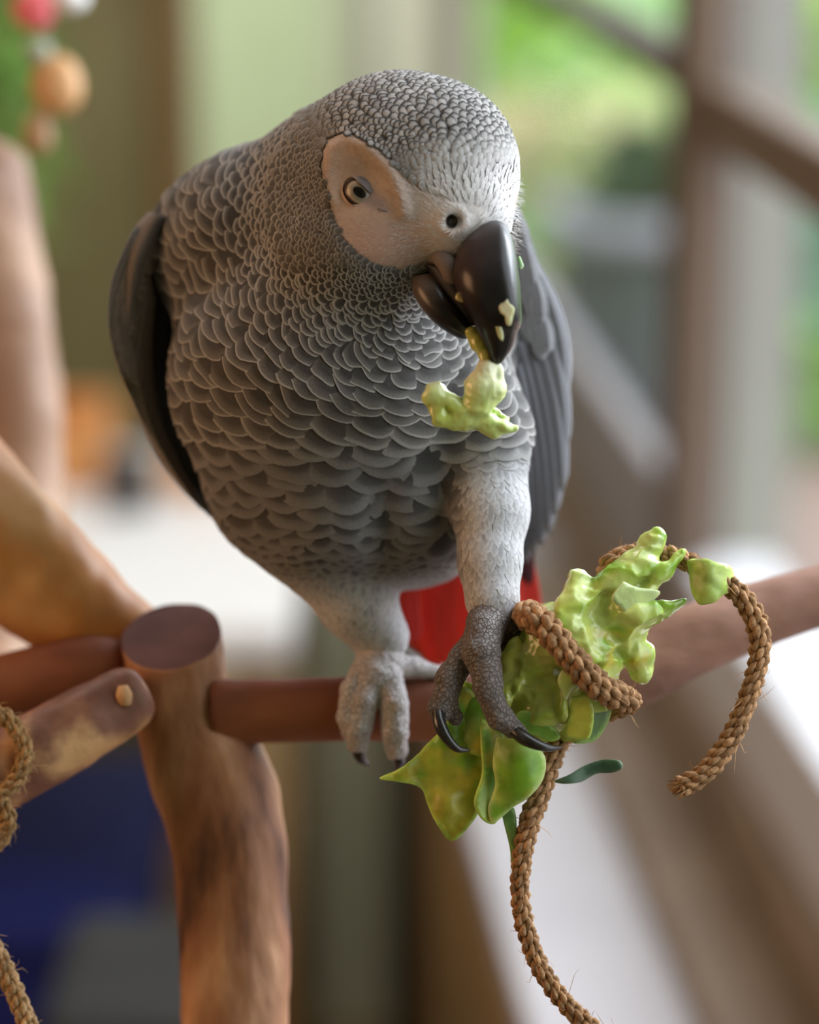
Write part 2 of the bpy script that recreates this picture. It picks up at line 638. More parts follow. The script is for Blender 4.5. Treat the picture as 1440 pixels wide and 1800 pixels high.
def coat_flow(p):
    q = p
    c = np.array([812.0, 400.0, -110.0])
    d = q - c
    r = np.linalg.norm(d, axis=1)
    F = d / r[:, None]
    k = sstep(330, 560, r) * 1.1
    k = np.where(q[:, 1] < 330, k * sstep(120, 330, q[:, 1]) * 0.7, k)
    F = F + np.array([0, 1.0, 0.1]) * k[:, None]
    kb = sstep(700, 850, q[:, 1])
    F = F * (1 - kb)[:, None] + np.array([0, 1.0, 0.15]) * kb[:, None]
    return F


fa = np.linalg.norm(np.cross(BV[BQ[:, 2]] - BV[BQ[:, 0]], BV[BQ[:, 3]] - BV[BQ[:, 1]]), axis=1) / 2
fc_ = BV[BQ].mean(axis=1)
fs = coat_size(fc_)
wgt = fa / (fs * fs * 0.5)
wgt[fc_[:, 2] > 330] *= 0.3
cand = rng.choice(len(BQ), size=100000, p=wgt / wgt.sum())
ra, rb = rng.random((2, len(cand), 1))
qv = BV[BQ[cand]]
CP = (qv[:, 0] * (1 - ra) + qv[:, 1] * ra) * (1 - rb) + (qv[:, 3] * (1 - ra) + qv[:, 2] * ra) * rb
CN = BN[BQ[cand, 0]]
CS = coat_size(CP)
CF = coat_flow(CP)
CF -= CN * (CF * CN).sum(1)[:, None]
CF /= np.maximum(np.linalg.norm(CF, axis=1), 1e-6)[:, None]
CX = np.cross(CN, CF)
CD = face_d(CP)
beakzone = (np.hypot(CP[:, 0] - 850, CP[:, 1] - 470) < 62) & (CP[:, 2] < 0)
okc = (CD > 2 + 5 * vnoise(CP, 9, 3)) & ~beakzone & (CP[:, 1] < 1128)
okc &= ~((CP[:, 0] > 730) & (CP[:, 0] < 850) & (CP[:, 1] > 440) & (CP[:, 1] < 520) & (CP[:, 2] < -60))
CAL = np.where(CS > 22, 0.215, 0.42)
CAL = np.where((CP[:, 1] > 740) & (CS > 24), 0.29, CAL)
# dart throwing with hashed cells
cellsz = 26.0
cells = {}
acc = []
for i in np.where(okc)[0]:
    p = CP[i]
    s = CS[i]
    rad = s * 0.8
    k0 = np.floor((p - rad) / cellsz).astype(int)
    k1 = np.floor((p + rad) / cellsz).astype(int)
    bad = False
    for a in range(k0[0], k1[0] + 1):
        for b_ in range(k0[1], k1[1] + 1):
            for c_ in range(k0[2], k1[2] + 1):
                for j in cells.get((a, b_, c_), ()):
                    d = p - CP[j]
                    al = abs(d @ CF[i])
                    ac = abs(d @ CX[i])
                    if (al / CAL[i]) ** 2 + (ac / 0.76) ** 2 < (0.5 * (s + CS[j])) ** 2:
                        bad = True
                        break
                if bad:
                    break
            if bad:
                break
        if bad:
            break
    if not bad:
        acc.append(i)
        cells.setdefault(tuple(np.floor(p / cellsz).astype(int)), []).append(i)
print('feathers', len(acc))


def on_body(p):
    h = bvh.find_nearest(Vector(p))
    return np.array(h[0]), np.array(h[1])




def coat_feather(i):
    """one contour feather lying on the skin; rings from the shaft outwards so that its rim can be pale"""
    p, n0, fl, cx, s = CP[i], CN[i], CF[i], CX[i], CS[i]
    NA = 27 if s > 40 else (13 if s > 22 else 8)
    p0 = p
    head = p[1] < 470 and s < 24
    soft = sstep(690, 800, p[1])                       # loose belly feathers
    leg = max(sstep(980, 1060, p[1]), sstep(740, 880, p[1]) * sstep(780, 840, p[0]))
    fore = sstep(225, 330, p[1]) * sstep(700, 780, p[0]) * (p[1] < 500) * (p[2] < 130)
    L = s * (1.35 + 0.1 * rng.standard_normal())
    Wd = s * (0.8 if s > 40 else 0.7) * (1 + 0.08 * rng.standard_normal())
    if fore > 0.6:
        L, Wd = s * 1.9, s * 0.30
    if leg > 0.5:
        L, Wd = s * 2.3, s * 0.42
    fl = fl + cx * rng.normal(0, 0.07 if not (fore > .6 or leg > .5) else 0.22)
    fl /= np.linalg.norm(fl)
    cx = np.cross(n0, fl)
    delta = 1.7 / (Wd) if s > 24 else 0.17
    delta = delta + soft * 0.14
    rings = [0.0, 0.32, 0.6, max(0.7, 1 - 2.4 * delta), max(0.84, 1 - 1.1 * delta), 1.0]
    V, C = [], []
    base = GREY * (1 + 0.12 * rng.standard_normal())
    rim = np.array([0.36, 0.345, 0.335])
    if head:
        kk = sstep(540, 640, p[0] + 0.4 * (300 - p[1])) * sstep(330, 250, p[1])  # crown scales: shadow round each put into dark edges, centres pale
        base = np.array([0.09, 0.084, 0.08]) * (1 - 0.5 * kk)
        rim = np.array([0.27, 0.255, 0.245]) * (1 + 0.28 * kk) * (1 + 0.1 * rng.standard_normal())
    base = base * (1 - soft) + np.array([0.052, 0.049, 0.05]) * soft * (1 + 0.15 * rng.standard_normal())
    rim = rim * (1 - soft) + np.array([0.2, 0.195, 0.197]) * soft
    base = base * (1 - leg) + np.array([0.4, 0.395, 0.42]) * leg * (1 + 0.1 * rng.standard_normal())
    rim = rim * (1 - leg) + np.array([0.56, 0.555, 0.58]) * leg
    base = base * (1 - fore) + np.array([0.56, 0.54, 0.54]) * fore
    rim = rim * (1 - fore) + np.array([0.72, 0.7, 0.7]) * fore
    lift = (0.11 * s + 1.0) if s > 24 else 0.2 * s + 0.5
    lift = lift * (1 - 0.45 * soft) * (1 - 0.6 * leg)
    if fore > .6:
        lift = 3.5
    wav = rng.normal(0, 0.03, 3)
    hs, recs = {}, {}
    for ri in (0, 2, 5, 1, 3, 4):
        r = rings[ri]
        for ai, a in enumerate([0.0] if ri == 0 else np.linspace(-PI, PI, NA, endpoint=False)):
            # a = 0 points to the tip
            y = math.cos(a) * r
            x = math.sin(a) * r
            t = (y + 1) / 2                                   # 0 root, 1 tip
            wx = x * Wd * (0.84 + 0.3 * t - 0.12 * t * t)
            yy = (t - 0.45) * L + (wav[0] * math.sin(3 * x) + wav[1] * x + wav[2] * math.cos(5 * x)) * s * r
            q = p + fl * yy + cx * wx
            if ri in (0, 2, 5):
                h, hn = on_body(q)
                if hn @ n0 < 0:
                    hn = n0
                hs[(ri, ai)] = (h - q, hn)
            else:
                lo_, hi_, k_ = ((0, 2, r / 0.6) if ri == 1 else (2, 5, (r - 0.6) / 0.4))
                A_, B_ = hs.get((lo_, ai if lo_ else 0)), hs.get((hi_, ai))
                h, hn = q + A_[0] * (1 - k_) + B_[0] * k_, A_[1] * (1 - k_) + B_[1] * k_
            up = 0.6 + lift * t * (1 - 0.55 * x * x) + (0.1 * s * (1 - x * x) if head else 0)
            if fore > .6:
                up = 0.3 + lift * t
            m = 1.0 if ri >= 4 else (0.35 if ri == 3 else 0.0)
            m = m * (1 - soft) + (0, 0.06, 0.25, 0.6, 0.85, 1.0)[ri] * soft
            m *= sstep(0.25, 0.62, t)
            if head:
                m = (1.0, 0.95, 0.7, 0.2, 0.0, 0.0)[ri] * kk + (1 - kk) * (0.0, 0.0, 0.1, 0.5, 1.0, 1.0)[ri] * sstep(0.3, 0.6, t)
            shaft = 1 - 0.12 * (ri == 0)
            recs[(ri, ai)] = (h + hn * up, base * (1 - m) * shaft + rim * m)
    for ri in range(6):
        for ai in range(1 if ri == 0 else NA):
            V.append(recs[(ri, ai)][0])
            C.append(recs[(ri, ai)][1])
    F = []
    for j in range(NA):
        k = (j + 1) % NA
        F.append((0, 1 + j, 1 + k))
        for r in range(4):
            a0 = 1 + r * NA
            F.append((a0 + j, a0 + NA + j, a0 + NA + k, a0 + k))
    return np.array(V), F, np.array(C)


visible = lambda i: CN[i][2] < 0.1
order = sorted(acc, key=lambda i: -(CS[i] if visible(i) else CS[i] * 0.01))
rest = MB()
for n, i in enumerate(order):
    V, F, C = coat_feather(i)
    if n < 300:
        link('feather', mesh('feather', V, F, C), M['feather'], body)
    else:
        rest.add(V, F, C)
rest.build('plumage', M['feather'], body, kind='stuff')

# ---- downy bristles on the face and along its right edge
MBr = MB()
hair_spots = []
for k in range(2600):
    u = rng.uniform(570, 905)
    v = rng.uniform(240, 480)
    hair_spots.append((u, v, 0))
for k in range(150):
    hair_spots.append((rng.uniform(893, 912), rng.uniform(310, 430), 1))
for (u, v, e) in hair_spots:
    h, n = surf(u, v)
    if h[2] > 60 or (np.hypot(u - 632, v - 335) < 46) or np.hypot(u - 797, v - 388) < 13:
        continue
    fd = face_d(h[None])[0]
    if not e and (fd > 16):
        continue
    fl = coat_flow(h[None])[0]
    fl -= n * (fl @ n)
    fl /= np.linalg.norm(fl) + 1e-6
    if u > 690:
        tk = sstep(690, 780, u)
        L, wdt, c = rng.uniform(6, 9) + 6 * tk, 0.7, np.array([0.5, 0.39, 0.33]) * (1 - tk) + np.array([0.7, 0.67, 0.66]) * tk
    else:
        L, wdt, c = rng.uniform(4, 8), 0.6, (0.5, 0.37, 0.3)  # down tinted peach like the skin, warm light put in
    if e:
        L, wdt, c = rng.uniform(10, 20), 0.6, (0.8, 0.8, 0.8)
        fl = np.array([0.7, 0.4, 0]) + rng.normal(0, 0.2, 3)
    d = fl + n * (0.25 if not e else 0.3) + rng.normal(0, 0.16, 3)
    d /= np.linalg.norm(d)
    x = np.cross(d, n)
    x /= np.linalg.norm(x) + 1e-6
    MBr.add([h - x * wdt, h + x * wdt, h + d * L * 0.6 + x * wdt * 0.7, h + d * L * 0.6 - x * wdt * 0.7, h + d * L + fl * 2], [(0, 1, 2, 3), (3, 2, 4)], c)
MBr.build('face_bristles', M['feather'], body, kind='stuff')


# ---- eyes
def make_eye(mir):
    h, n = surf(629, 338)
    c = h + np.array([0.15, 0.0, 1.0]) * 21
    R = 33.0
    g = np.array([-0.08, 0.04, -1.0])
    g /= np.linalg.norm(g)

    def sphere(R, nu=48, nv=26, keep=None):
        V, F = [], []
        A = np.cross(g, (0, 1, 0))
        A /= np.linalg.norm(A)
        B = np.cross(g, A)
        for i in range(nv + 1):
            th = PI * 0.6 * (i / nv)
            for j in range(nu):
                ph = 2 * PI * j / nu
                V.append(c + R * (math.cos(th) * g + math.sin(th) * (math.cos(ph) * A + math.sin(ph) * B)))
        for i in range(nv):
            for j in range(nu):
                k = (j + 1) % nu
                F.append((i * nu + j, i * nu + k, (i + 1) * nu + k, (i + 1) * nu + j))
        return np.array(V), F
    V, F = sphere(R, 96, 90)
    e = V - c
    long_ax = np.array([0.79, 0.61, 0])
    perp = np.array([-0.61, 0.79, 0])
    el, ep = e @ long_ax, e @ perp
    rr = np.hypot(el / 1.28, ep)
    pr = np.hypot(el * 0.8, ep * 1.22)
    C = np.zeros((len(V), 3))
    C[:] = (0.06, 0.035, 0.028)
    mix = sstep(10, 19, rr)
    iris = np.array([0.24, 0.2, 0.16]) * (1 - mix)[:, None] + np.array([0.46, 0.38, 0.29]) * mix[:, None]
    C = np.where((rr < 18.5)[:, None], iris, C)
    C = np.where((pr < 10.4)[:, None], np.array([0.003, 0.003, 0.004]), C)
    V2 = mirror_head(V) if mir else V
    F2 = [q[::-1] for q in F] if mir else F
    eye = link('eye', mesh('eye', V2, F2, C), M['eye'], parrot)
    # eyelids: a shell a little larger than the ball with a slanting almond opening
    RR = R + 2.4
    nph = 96
    for name in ('upper_eyelid', 'lower_eyelid'):
        V, F, Cc = [], [], []
        phs = np.linspace(0, PI, nph // 2) + (PI if name[0] == 'u' else 0)
        for ph in phs:
            dx, dy = math.cos(ph), math.sin(ph)          # dx along the long axis, dy along perp (down-left)
            rho = 25.4 / math.sqrt((dx / 1.28) ** 2 + dy * dy)
            if dy < 0:
                rho = min(rho, (13.0 + 0.0 * dx) / max(1e-3, -dy + 0.10 * dx + 0.06 * abs(dx)))
            d2 = dx * long_ax + dy * perp
            for t in np.linspace(0, 1, 14):
                r3 = rho + (RR * 1.0 - rho) * t ** 1.2
                rad = math.sqrt(max(0.0, RR * RR - min(r3, RR) ** 2))
                q = c + d2 * r3 - np.array([0, 0, 1]) * rad - (np.array([0, 0, 1.0]) * 1.5 if t < 0.12 else 0)
                V.append(q)
                tt = sstep(-0.35, 0.5, d2[0] - 0.4 * d2[1])
                k = np.array([0.52, 0.37, 0.30]) * (1 - tt) + np.array([0.17, 0.145, 0.155]) * tt
                Cc.append(k * (0.6 if t < 0.05 else 1))
        m_ = len(phs)
        for i in range(m_ - 1):
            for j in range(13):
                F.append((i * 14 + j, i * 14 + j + 1, (i + 1) * 14 + j + 1, (i + 1) * 14 + j))
        V = np.array(V)
        lid = link(name, mesh(name, mirror_head(V) if mir else V, F, np.array(Cc)), M['skin'], eye)
    # front corner skin fold
    V, F = tube_arrays(spline([(652, 361, h[2] - 1), (668, 368, surf(668, 368)[0][2] + 1), (686, 373, surf(686, 373)[0][2] + 3)], 4), [4, 4, 3.5, 3, 2.5, 2, 2][:len(spline([(652, 361, 0), (668, 368, 0), (686, 373, 0)], 4))] if False else 2.6, 8)
    link('tear_fold', mesh('tear_fold', mirror_head(V) if mir else V, F, (0.22, 0.18, 0.2)), M['skin'], eye)


make_eye(False)
make_eye(True)
for mir in (False, True):
    h, n = surf(797, 388)
    if mir:
        h = mirror_head(h)
        h = np.array(bvh.find_nearest(Vector(h))[0])
        n = np.array(bvh.find_nearest(Vector(h))[1])
    V, F = [], []
    A = np.cross(n, (0, 1, 0))
    A /= np.linalg.norm(A)
    B = np.cross(n, A)
    V.append(h + n * 1.8)
    for rr, dz in ((6, 4.8), (9, 8.8), (11, 11.3)):
        for j in range(20):
            a = 2 * PI * j / 20
            V.append(h + n * dz + A * rr * 0.92 * math.cos(a) + B * rr * 1.12 * math.sin(a))
    for j in range(20):
        k = (j + 1) % 20
        F.append((0, 1 + j, 1 + k))
        for r in range(2):
            F.append((1 + r * 20 + j, 21 + r * 20 + j, 21 + r * 20 + k, 1 + r * 20 + k))
    link('nostril', mesh('nostril', V, F, (0.008, 0.006, 0.006)), M['claw'], parrot)


# ---- beak
def loft(secs, n=40, sub=6, ridge=None, expo=2.0):
    """secs rows: uL, vL, uR, vR, w, depth radius"""
    s = spline(secs, 1e9)
    s = []
    c = np.asarray(secs, float)
    cc = np.vstack([2 * c[0] - c[1], c, 2 * c[-1] - c[-2]])
    for i in range(1, len(cc) - 2):
        for t in np.linspace(0, 1, sub, endpoint=False):
            p0, p1, p2, p3 = cc[i - 1], cc[i], cc[i + 1], cc[i + 2]
            s.append(0.5 * ((2 * p1) + (-p0 + p2) * t + (2 * p0 - 5 * p1 + 4 * p2 - p3) * t * t + (-p0 + 3 * p1 - 3 * p2 + p3) * t ** 3))
    s.append(cc[-2])
    s = np.array(s)
    V = []
    for row in s:
        l = np.array([row[0], row[1], row[4]])
        r = np.array([row[2], row[3], row[4]])
        ce = (l + r) / 2
        a = (r - l) / 2
        for j in range(n):
            th = 2 * PI * j / n
            cx, sx = math.cos(th), math.sin(th)
            k = (abs(cx) ** expo + abs(sx) ** expo) ** (-1 / expo)
            x, z = cx * k, sx * k
            if ridge is not None:
                z *= 1 + ridge[1] * math.exp(-((th - ridge[0] + PI) % (2 * PI) - PI) ** 2 / 0.25)
            V.append(ce + a * x + np.array([0, 0, row[5] * z]))
    F = []
    m = len(s)
    for i in range(m - 1):
        for j in range(n):
            k = (j + 1) % n
            F.append((i * n + j, (i + 1) * n + j, (i + 1) * n + k, i * n + k))
    F.append(tuple(range(n)))
    F.append(tuple((m - 1) * n + j for j in range(n))[::-1])
    return np.array(V), F


V, F = loft([(856, 386, 872, 386, -128, 12), (838, 398, 888, 394, -135, 34), (814, 426, 899, 414, -148, 52), (800, 458, 907, 444, -160, 62),
             (797, 486, 912, 478, -168, 68), (806, 518, 915, 510, -174, 66), (826, 554, 917, 546, -176, 58), (836, 576, 916, 572, -174, 48), (848, 598, 909, 586, -170, 36),
             (857, 616, 903, 606, -166, 26), (863, 632, 894, 622, -163, 18), (868, 641, 882, 638, -161, 8)], ridge=(-0.55, 0.32), expo=2.2)
t = sstep(870, 820, V[:, 0] + 0.15 * (V[:, 1] - 480)) * sstep(620, 470, V[:, 1])
C = np.array([0.012, 0.011, 0.013]) * (1 - t)[:, None] + np.array([0.035, 0.02, 0.018]) * t[:, None]
t = sstep(560, 575, V[:, 1]) * sstep(896, 912, V[:, 0])
C = C * (1 - t)[:, None] + np.array([0.07, 0.045, 0.04]) * t[:, None]
upper = link('upper_beak', mesh('upper_beak', V, F, C), M['beak'], parrot)
V, F = loft([(724, 486, 768, 478, -96, 30), (724, 508, 782, 492, -108, 40), (737, 536, 800, 520, -118, 44), (760, 564, 818, 545, -124, 42),
             (786, 584, 828, 562, -126, 34), (806, 594, 832, 578, -126, 22), (818, 596, 830, 590, -126, 8)], expo=2.3)
t = sstep(790, 735, V[:, 0] + 0.2 * (V[:, 1] - 500))
C = np.array([0.012, 0.011, 0.012]) * (1 - t)[:, None] + np.array([0.10, 0.075, 0.062]) * t[:, None]
link('lower_beak', mesh('lower_beak', V, F, C), M['beak'], parrot)
V, F = loft([(744, 466, 764, 462, -112, 20), (752, 474, 800, 470, -116, 34), (770, 505, 825, 500, -122, 40), (795, 545, 845, 540, -126, 36), (815, 575, 850, 570, -128, 20)])
link('mouth', mesh('mouth', V, F, (0.004, 0.003, 0.003)), simple('mouth_dark', (0.006, 0.004, 0.004), 0.6), parrot)
V, F = tube_arrays(spline([(756, 458, -118, 6), (772, 453, -136, 15), (787, 466, -146, 18), (795, 488, -150, 16), (800, 505, -150, 8)], 4)[:, :3],
                   spline([(756, 458, -118, 6), (772, 453, -136, 15), (787, 466, -146, 18), (795, 488, -150, 16), (800, 505, -150, 8)], 4)[:, 3], 20)
link('gape_flap', mesh('gape_flap', V, F, (0.16, 0.125, 0.11)), M['skin'], parrot)


# ---- feet
def make_foot(lo, hi, chains, claws, colr, name_extra=None):
    P = grid(lo, hi, 2.6)
    f = None
    for ch in chains:
        d = chain(P, ch, 5)
        f = d if f is None else smin(f, d, 5)
    f = f + 1.6 * vnoise(P, 11, 2) + 0.9 * vnoise(P, 5, 5)
    V, Q = nets(P, f)
    c = np.array(colr) * (1 + 0.15 * vnoise(V, 25, 4))[:, None]
    ft = link('foot', mesh('foot', V, Q, c), M['foot'], parrot)
    for cl in claws:
        s = spline(cl, 3)
        V, F = tube_arrays(s[:, :3], s[:, 3], 14)
        link('claw', mesh('claw', V, F), M['claw'], ft)
    return ft


held = make_foot((720, 1040, -190), (960, 1330, 70), [
    [(868, 1068, -14, 32), (856, 1096, -38, 36), (850, 1120, -62, 34)],
    [(850, 1108, -70, 32), (847, 1150, -98, 33), (856, 1185, -112, 27), (858, 1208, -118, 27), (868, 1240, -118, 21), (880, 1262, -114, 23), (900, 1280, -110, 17), (914, 1287, -108, 14)],
    [(846, 1120, -50, 28), (812, 1158, -70, 24), (790, 1195, -84, 25), (784, 1222, -90, 21), (772, 1244, -92, 20), (776, 1258, -92, 15)],
    [(788, 1236, -86, 17), (800, 1262, -80, 14)],
    [(862, 1100, -30, 26), (890, 1106, -20, 22), (918, 1116, -12, 18)],
    [(868, 1110, -20, 24), (888, 1140, -16, 22), (900, 1170, -20, 16)],
], [
    [(904, 1284, -116, 12), (922, 1298, -126, 12.5), (945, 1309, -128, 10), (968, 1315, -122, 6.5), (987, 1313, -112, 2)],
    [(770, 1250, -102, 11), (774, 1274, -114, 12), (786, 1298, -120, 10), (804, 1316, -118, 7), (826, 1319, -110, 2)],
], (0.19, 0.165, 0.155))
perched = make_foot((580, 1105, 90), (800, 1380, 330), [
    [(668, 1130, 226, 36), (668, 1165, 210, 42), (662, 1195, 186, 40)],
    [(655, 1190, 180, 31), (640, 1235, 160, 24), (631, 1280, 162, 23), (628, 1308, 176, 19)],
    [(680, 1195, 184, 30), (693, 1240, 160, 25), (694, 1285, 162, 24), (697, 1318, 174, 20)],
    [(645, 1180, 190, 28), (620, 1215, 172, 22), (612, 1262, 166, 20), (616, 1290, 180, 15)],
    [(685, 1172, 205, 26), (725, 1172, 222, 18), (768, 1182, 232, 12)],
], [
    [(628, 1312, 172, 12), (634, 1332, 180, 10), (648, 1344, 196, 3)],
    [(698, 1320, 170, 12), (702, 1340, 182, 10), (696, 1354, 200, 3)],
], (0.56, 0.53, 0.54))


# ---- wings and tail
def long_feather(root, tip, Wd, side, bow=(0, 0, 0), base=(0.1, 0.1, 0.105), rim=(0.26, 0.26, 0.27), cup=0.12, n=12, tipw=0.6, rimw=0.08):
    """one flight feather: a curved blade with raised shaft; side = unit vector across"""
    root = np.array(root, float)
    tip = np.array(tip, float)
    side = np.array(side, float)
    side /= np.linalg.norm(side)
    bow = np.array(bow, float)
    ax = (tip - root)
    nrm = np.cross(side, ax)
    nrm /= np.linalg.norm(nrm)
    if nrm[2] > 0:
        nrm = -nrm
    xs = [-1, -1 + rimw * 1.2, -0.5, -0.06, 0, 0.06, 0.5, 1 - rimw * 1.2, 1]
    V, C = [], []
    for i in range(n + 1):
        t = i / n
        c = root + ax * t + bow * math.sin(PI * t)
        w = Wd / 2 * min(1.0, 0.55 + t * 1.5) * (1 if t < tipw else math.sqrt(max(0.0, 1 - ((t - tipw) / (1 - tipw)) ** 2.4)) * 0.97 + 0.03)
        for x in xs:
            V.append(c + side * w * x + nrm * (-cup * w * x * x + (1.0 if x == 0 else 0)))
            m = 1.0 if abs(x) > 0.95 else (0.15 if abs(x) < 0.03 else 0)
            m = max(m, 0.6 * sstep(0.93, 1.0, t))
            C.append(np.array(base) * (1 - m) + np.array(rim) * m)
    k = len(xs)
    F = [(i * k + j, i * k + j + 1, (i + 1) * k + j + 1, (i + 1) * k + j) for i in range(n) for j in range(k - 1)]
    return np.array(V), F, np.array(C)


def add_feathers(name, specs, parent):
    for sp in specs:
        V, F, C = long_feather(**sp)
        o = link(name, mesh(name, V, F, C), M['feather'], parent)
        sd = o.modifiers.new('thick', 'SOLIDIFY')
        sd.thickness = 1.4 * S


# near (picture-left) wing, seen edge on; warm side light put into its browns
V, F = loft([(262, 372, 296, 384, 240, 60), (236, 402, 286, 418, 270, 90), (214, 450, 270, 462, 300, 120), (206, 505, 258, 512, 330, 140), (206, 570, 246, 572, 350, 150),
             (212, 630, 244, 632, 365, 150), (226, 690, 252, 692, 370, 140), (248, 748, 272, 744, 370, 120), (278, 806, 302, 796, 360, 90), (320, 862, 338, 852, 340, 60), (366, 906, 372, 902, 320, 14)], n=28)
t = vnoise(V, 60, 3)
C = np.array([0.15, 0.13, 0.12]) * (1 + 0.2 * t)[:, None]
wingL = link('wing', mesh('wing', V, F, C), M['feather'], parrot)
V, F = loft([(268, 410, 300, 425, 300, 20), (250, 480, 312, 500, 310, 24), (238, 570, 316, 570, 320, 24), (240, 660, 326, 660, 325, 24), (262, 750, 348, 750, 325, 24), (304, 840, 366, 840, 320, 20), (352, 895, 378, 892, 315, 8)])
link('underwing_shade', mesh('underwing_shade', V, F, (0.022, 0.023, 0.028)), M['feather'], wingL)  # fills the wing gap: dark underside feathers, the gap's shade put into the colour
sp = []
for k in range(9):
    t = k / 8
    sp.append(dict(root=(246 + 22 * t, 400 + 120 * t, 205 + 10 * t), tip=(236 + 134 * t ** 1.25, 690 + 218 * t, 225 + 60 * t), Wd=44, side=(0.62, 0.1, 0.78), bow=(-34 - 16 * t, 0, -4),
                   base=(0.19 - 0.07 * t, 0.165 - 0.06 * t, 0.15 - 0.05 * t), rim=(0.33, 0.29, 0.26), cup=0.25))
add_feathers('flight_feather', sp, wingL)
sp = []
for k in range(5):
    t = k / 4
    sp.append(dict(root=(286 + 14 * t, 455 + 50 * t, 265), tip=(345 + 26 * t, 780 + 130 * t, 268 + 6 * k), Wd=56, side=(0.9, 0.1, 0.45), bow=(-40, 0, 0),
                   base=(0.03, 0.032, 0.04), rim=(0.085, 0.085, 0.095), cup=0.2))
add_feathers('primary_feather', sp, wingL)
# wing coverts on the shoulder edge
mbc = MB()
for k in range(26):
    t = k / 25
    u = 262 - 52 * math.sin(t * 2.1) + rng.uniform(0, 26)
    v = 384 + 220 * t
    V, F, C = long_feather((u, v, 216 - 6 * math.sin(t * 3)), (u - 8 + 12 * t, v + 74, 206), 38, (0.8, 0, 0.6), (0, 0, -3), (0.15, 0.125, 0.11), (0.3, 0.26, 0.235), 0.3, 7)
    mbc.add(V, F, C)
mbc.build('wing_coverts', M['feather'], wingL, kind='stuff')

# far (picture-right) wing
V, F = loft([(880, 352, 912, 362, 330, 40), (870, 400, 930, 410, 330, 80), (868, 460, 950, 470, 340, 95), (880, 540, 968, 550, 350, 100), (885, 640, 980, 645, 360, 95),
             (895, 740, 982, 745, 370, 80), (905, 830, 980, 835, 380, 60), (918, 900, 968, 905, 385, 40), (930, 950, 955, 950, 390, 15)], n=28)
wingR = link('wing', mesh('wing', V, F, (0.09, 0.09, 0.1)), M['feather'], parrot)
sp = []
tips = [(992, 700), (994, 790), (990, 862), (978, 905), (966, 940), (952, 962), (938, 975), (926, 988)]
for k, (tu, tv) in enumerate(tips):
    t = k / 7
    sp.append(dict(root=(926 - 22 * t, 440 + 40 * k, 262 - 4 * k), tip=(tu, tv, 300 + 8 * k), Wd=44 + 2 * k, side=(0.85, 0, 0.5), bow=(22 - 16 * t, 0, -8),
                   base=(0.14 - 0.07 * t, 0.14 - 0.07 * t, 0.155 - 0.07 * t), rim=(0.38 - 0.1 * t, 0.38 - 0.1 * t, 0.41 - 0.1 * t), cup=0.5, rimw=0.1))
add_feathers('flight_feather', sp, wingR)
sp = []
for k in range(5):
    sp.append(dict(root=(900 - 3 * k, 560 + 40 * k, 240 - 4 * k), tip=(938 - 7 * k, 905 + 18 * k, 330), Wd=42, side=(0.95, 0, 0.3), bow=(8, 0, 10),
                   base=(0.03, 0.03, 0.034), rim=(0.06, 0.06, 0.066)))
add_feathers('primary_feather', sp, wingR)
mbc = MB()
for k in range(30):
    t = k / 29
    u = 905 + 45 * t + rng.uniform(-24, 8)
    v = 365 + 190 * t
    V, F, C = long_feather((u, v, 262 - 20 * (1 - t)), (u + 14, v + 78, 252), 34, (0.85, 0, 0.5), (4, 0, -3), (0.15, 0.15, 0.16), (0.36, 0.36, 0.38), 0.4, 7)
    mbc.add(V, F, C)
mbc.build('wing_coverts', M['feather'], wingR, kind='stuff')

# tail
sp = []
for k, (tu, tv) in enumerate([(742, 1150), (768, 1176), (800, 1186), (832, 1190), (866, 1186), (898, 1170), (925, 1110)]):
    d = abs(k - 3)
    r = 0.72 if k % 2 else 0.6
    sp.append(dict(root=(770 + 20 * k, 930, 350), tip=(tu, tv, 470 + 6 * d), Wd=58, side=(1, 0.02 * (k - 3), 0.05 * (k - 3)), bow=(-14 + 4 * k, 0, 20), base=(r, 0.035, 0.025), rim=(0.75, 0.12, 0.08), cup=0.15, tipw=0.75))
sp.append(dict(root=(905, 860, 350), tip=(930, 1030, 420), Wd=34, side=(1, 0, 0.3), base=(0.05, 0.008, 0.012), rim=(0.09, 0.01, 0.012)))
sp.append(dict(root=(720, 985, 380), tip=(728, 1130, 450), Wd=46, side=(1, 0, 0), base=(0.5, 0.03, 0.025), rim=(0.7, 0.1, 0.08), bow=(-10, 0, 0)))
add_feathers('tail_feather', sp, parrot)

# ================================================================== the vegetable stalk held in the foot
def green_cols(V, seed, pale=0.5, yellow=0.3):
    n1 = vnoise(V, 70, seed) * 0.6 + vnoise(V, 28, seed + 1) * 0.4
    n2 = vnoise(V, 50, seed + 2) * 0.6 + vnoise(V, 20, seed + 5) * 0.4
    g = np.array([0.2, 0.4, 0.025])
    pl = np.array([0.46, 0.6, 0.14])
    ye = np.array([0.5, 0.45, 0.05])
    a = sstep(-0.35 + (0.5 - pale), 0.35 + (0.5 - pale), n1)
    c = g * (1 - a)[:, None] + pl * a[:, None]
    a = sstep(0.3 - yellow, 0.75 - yellow, n2)
    return c * (1 - a)[:, None] + ye * a[:, None]


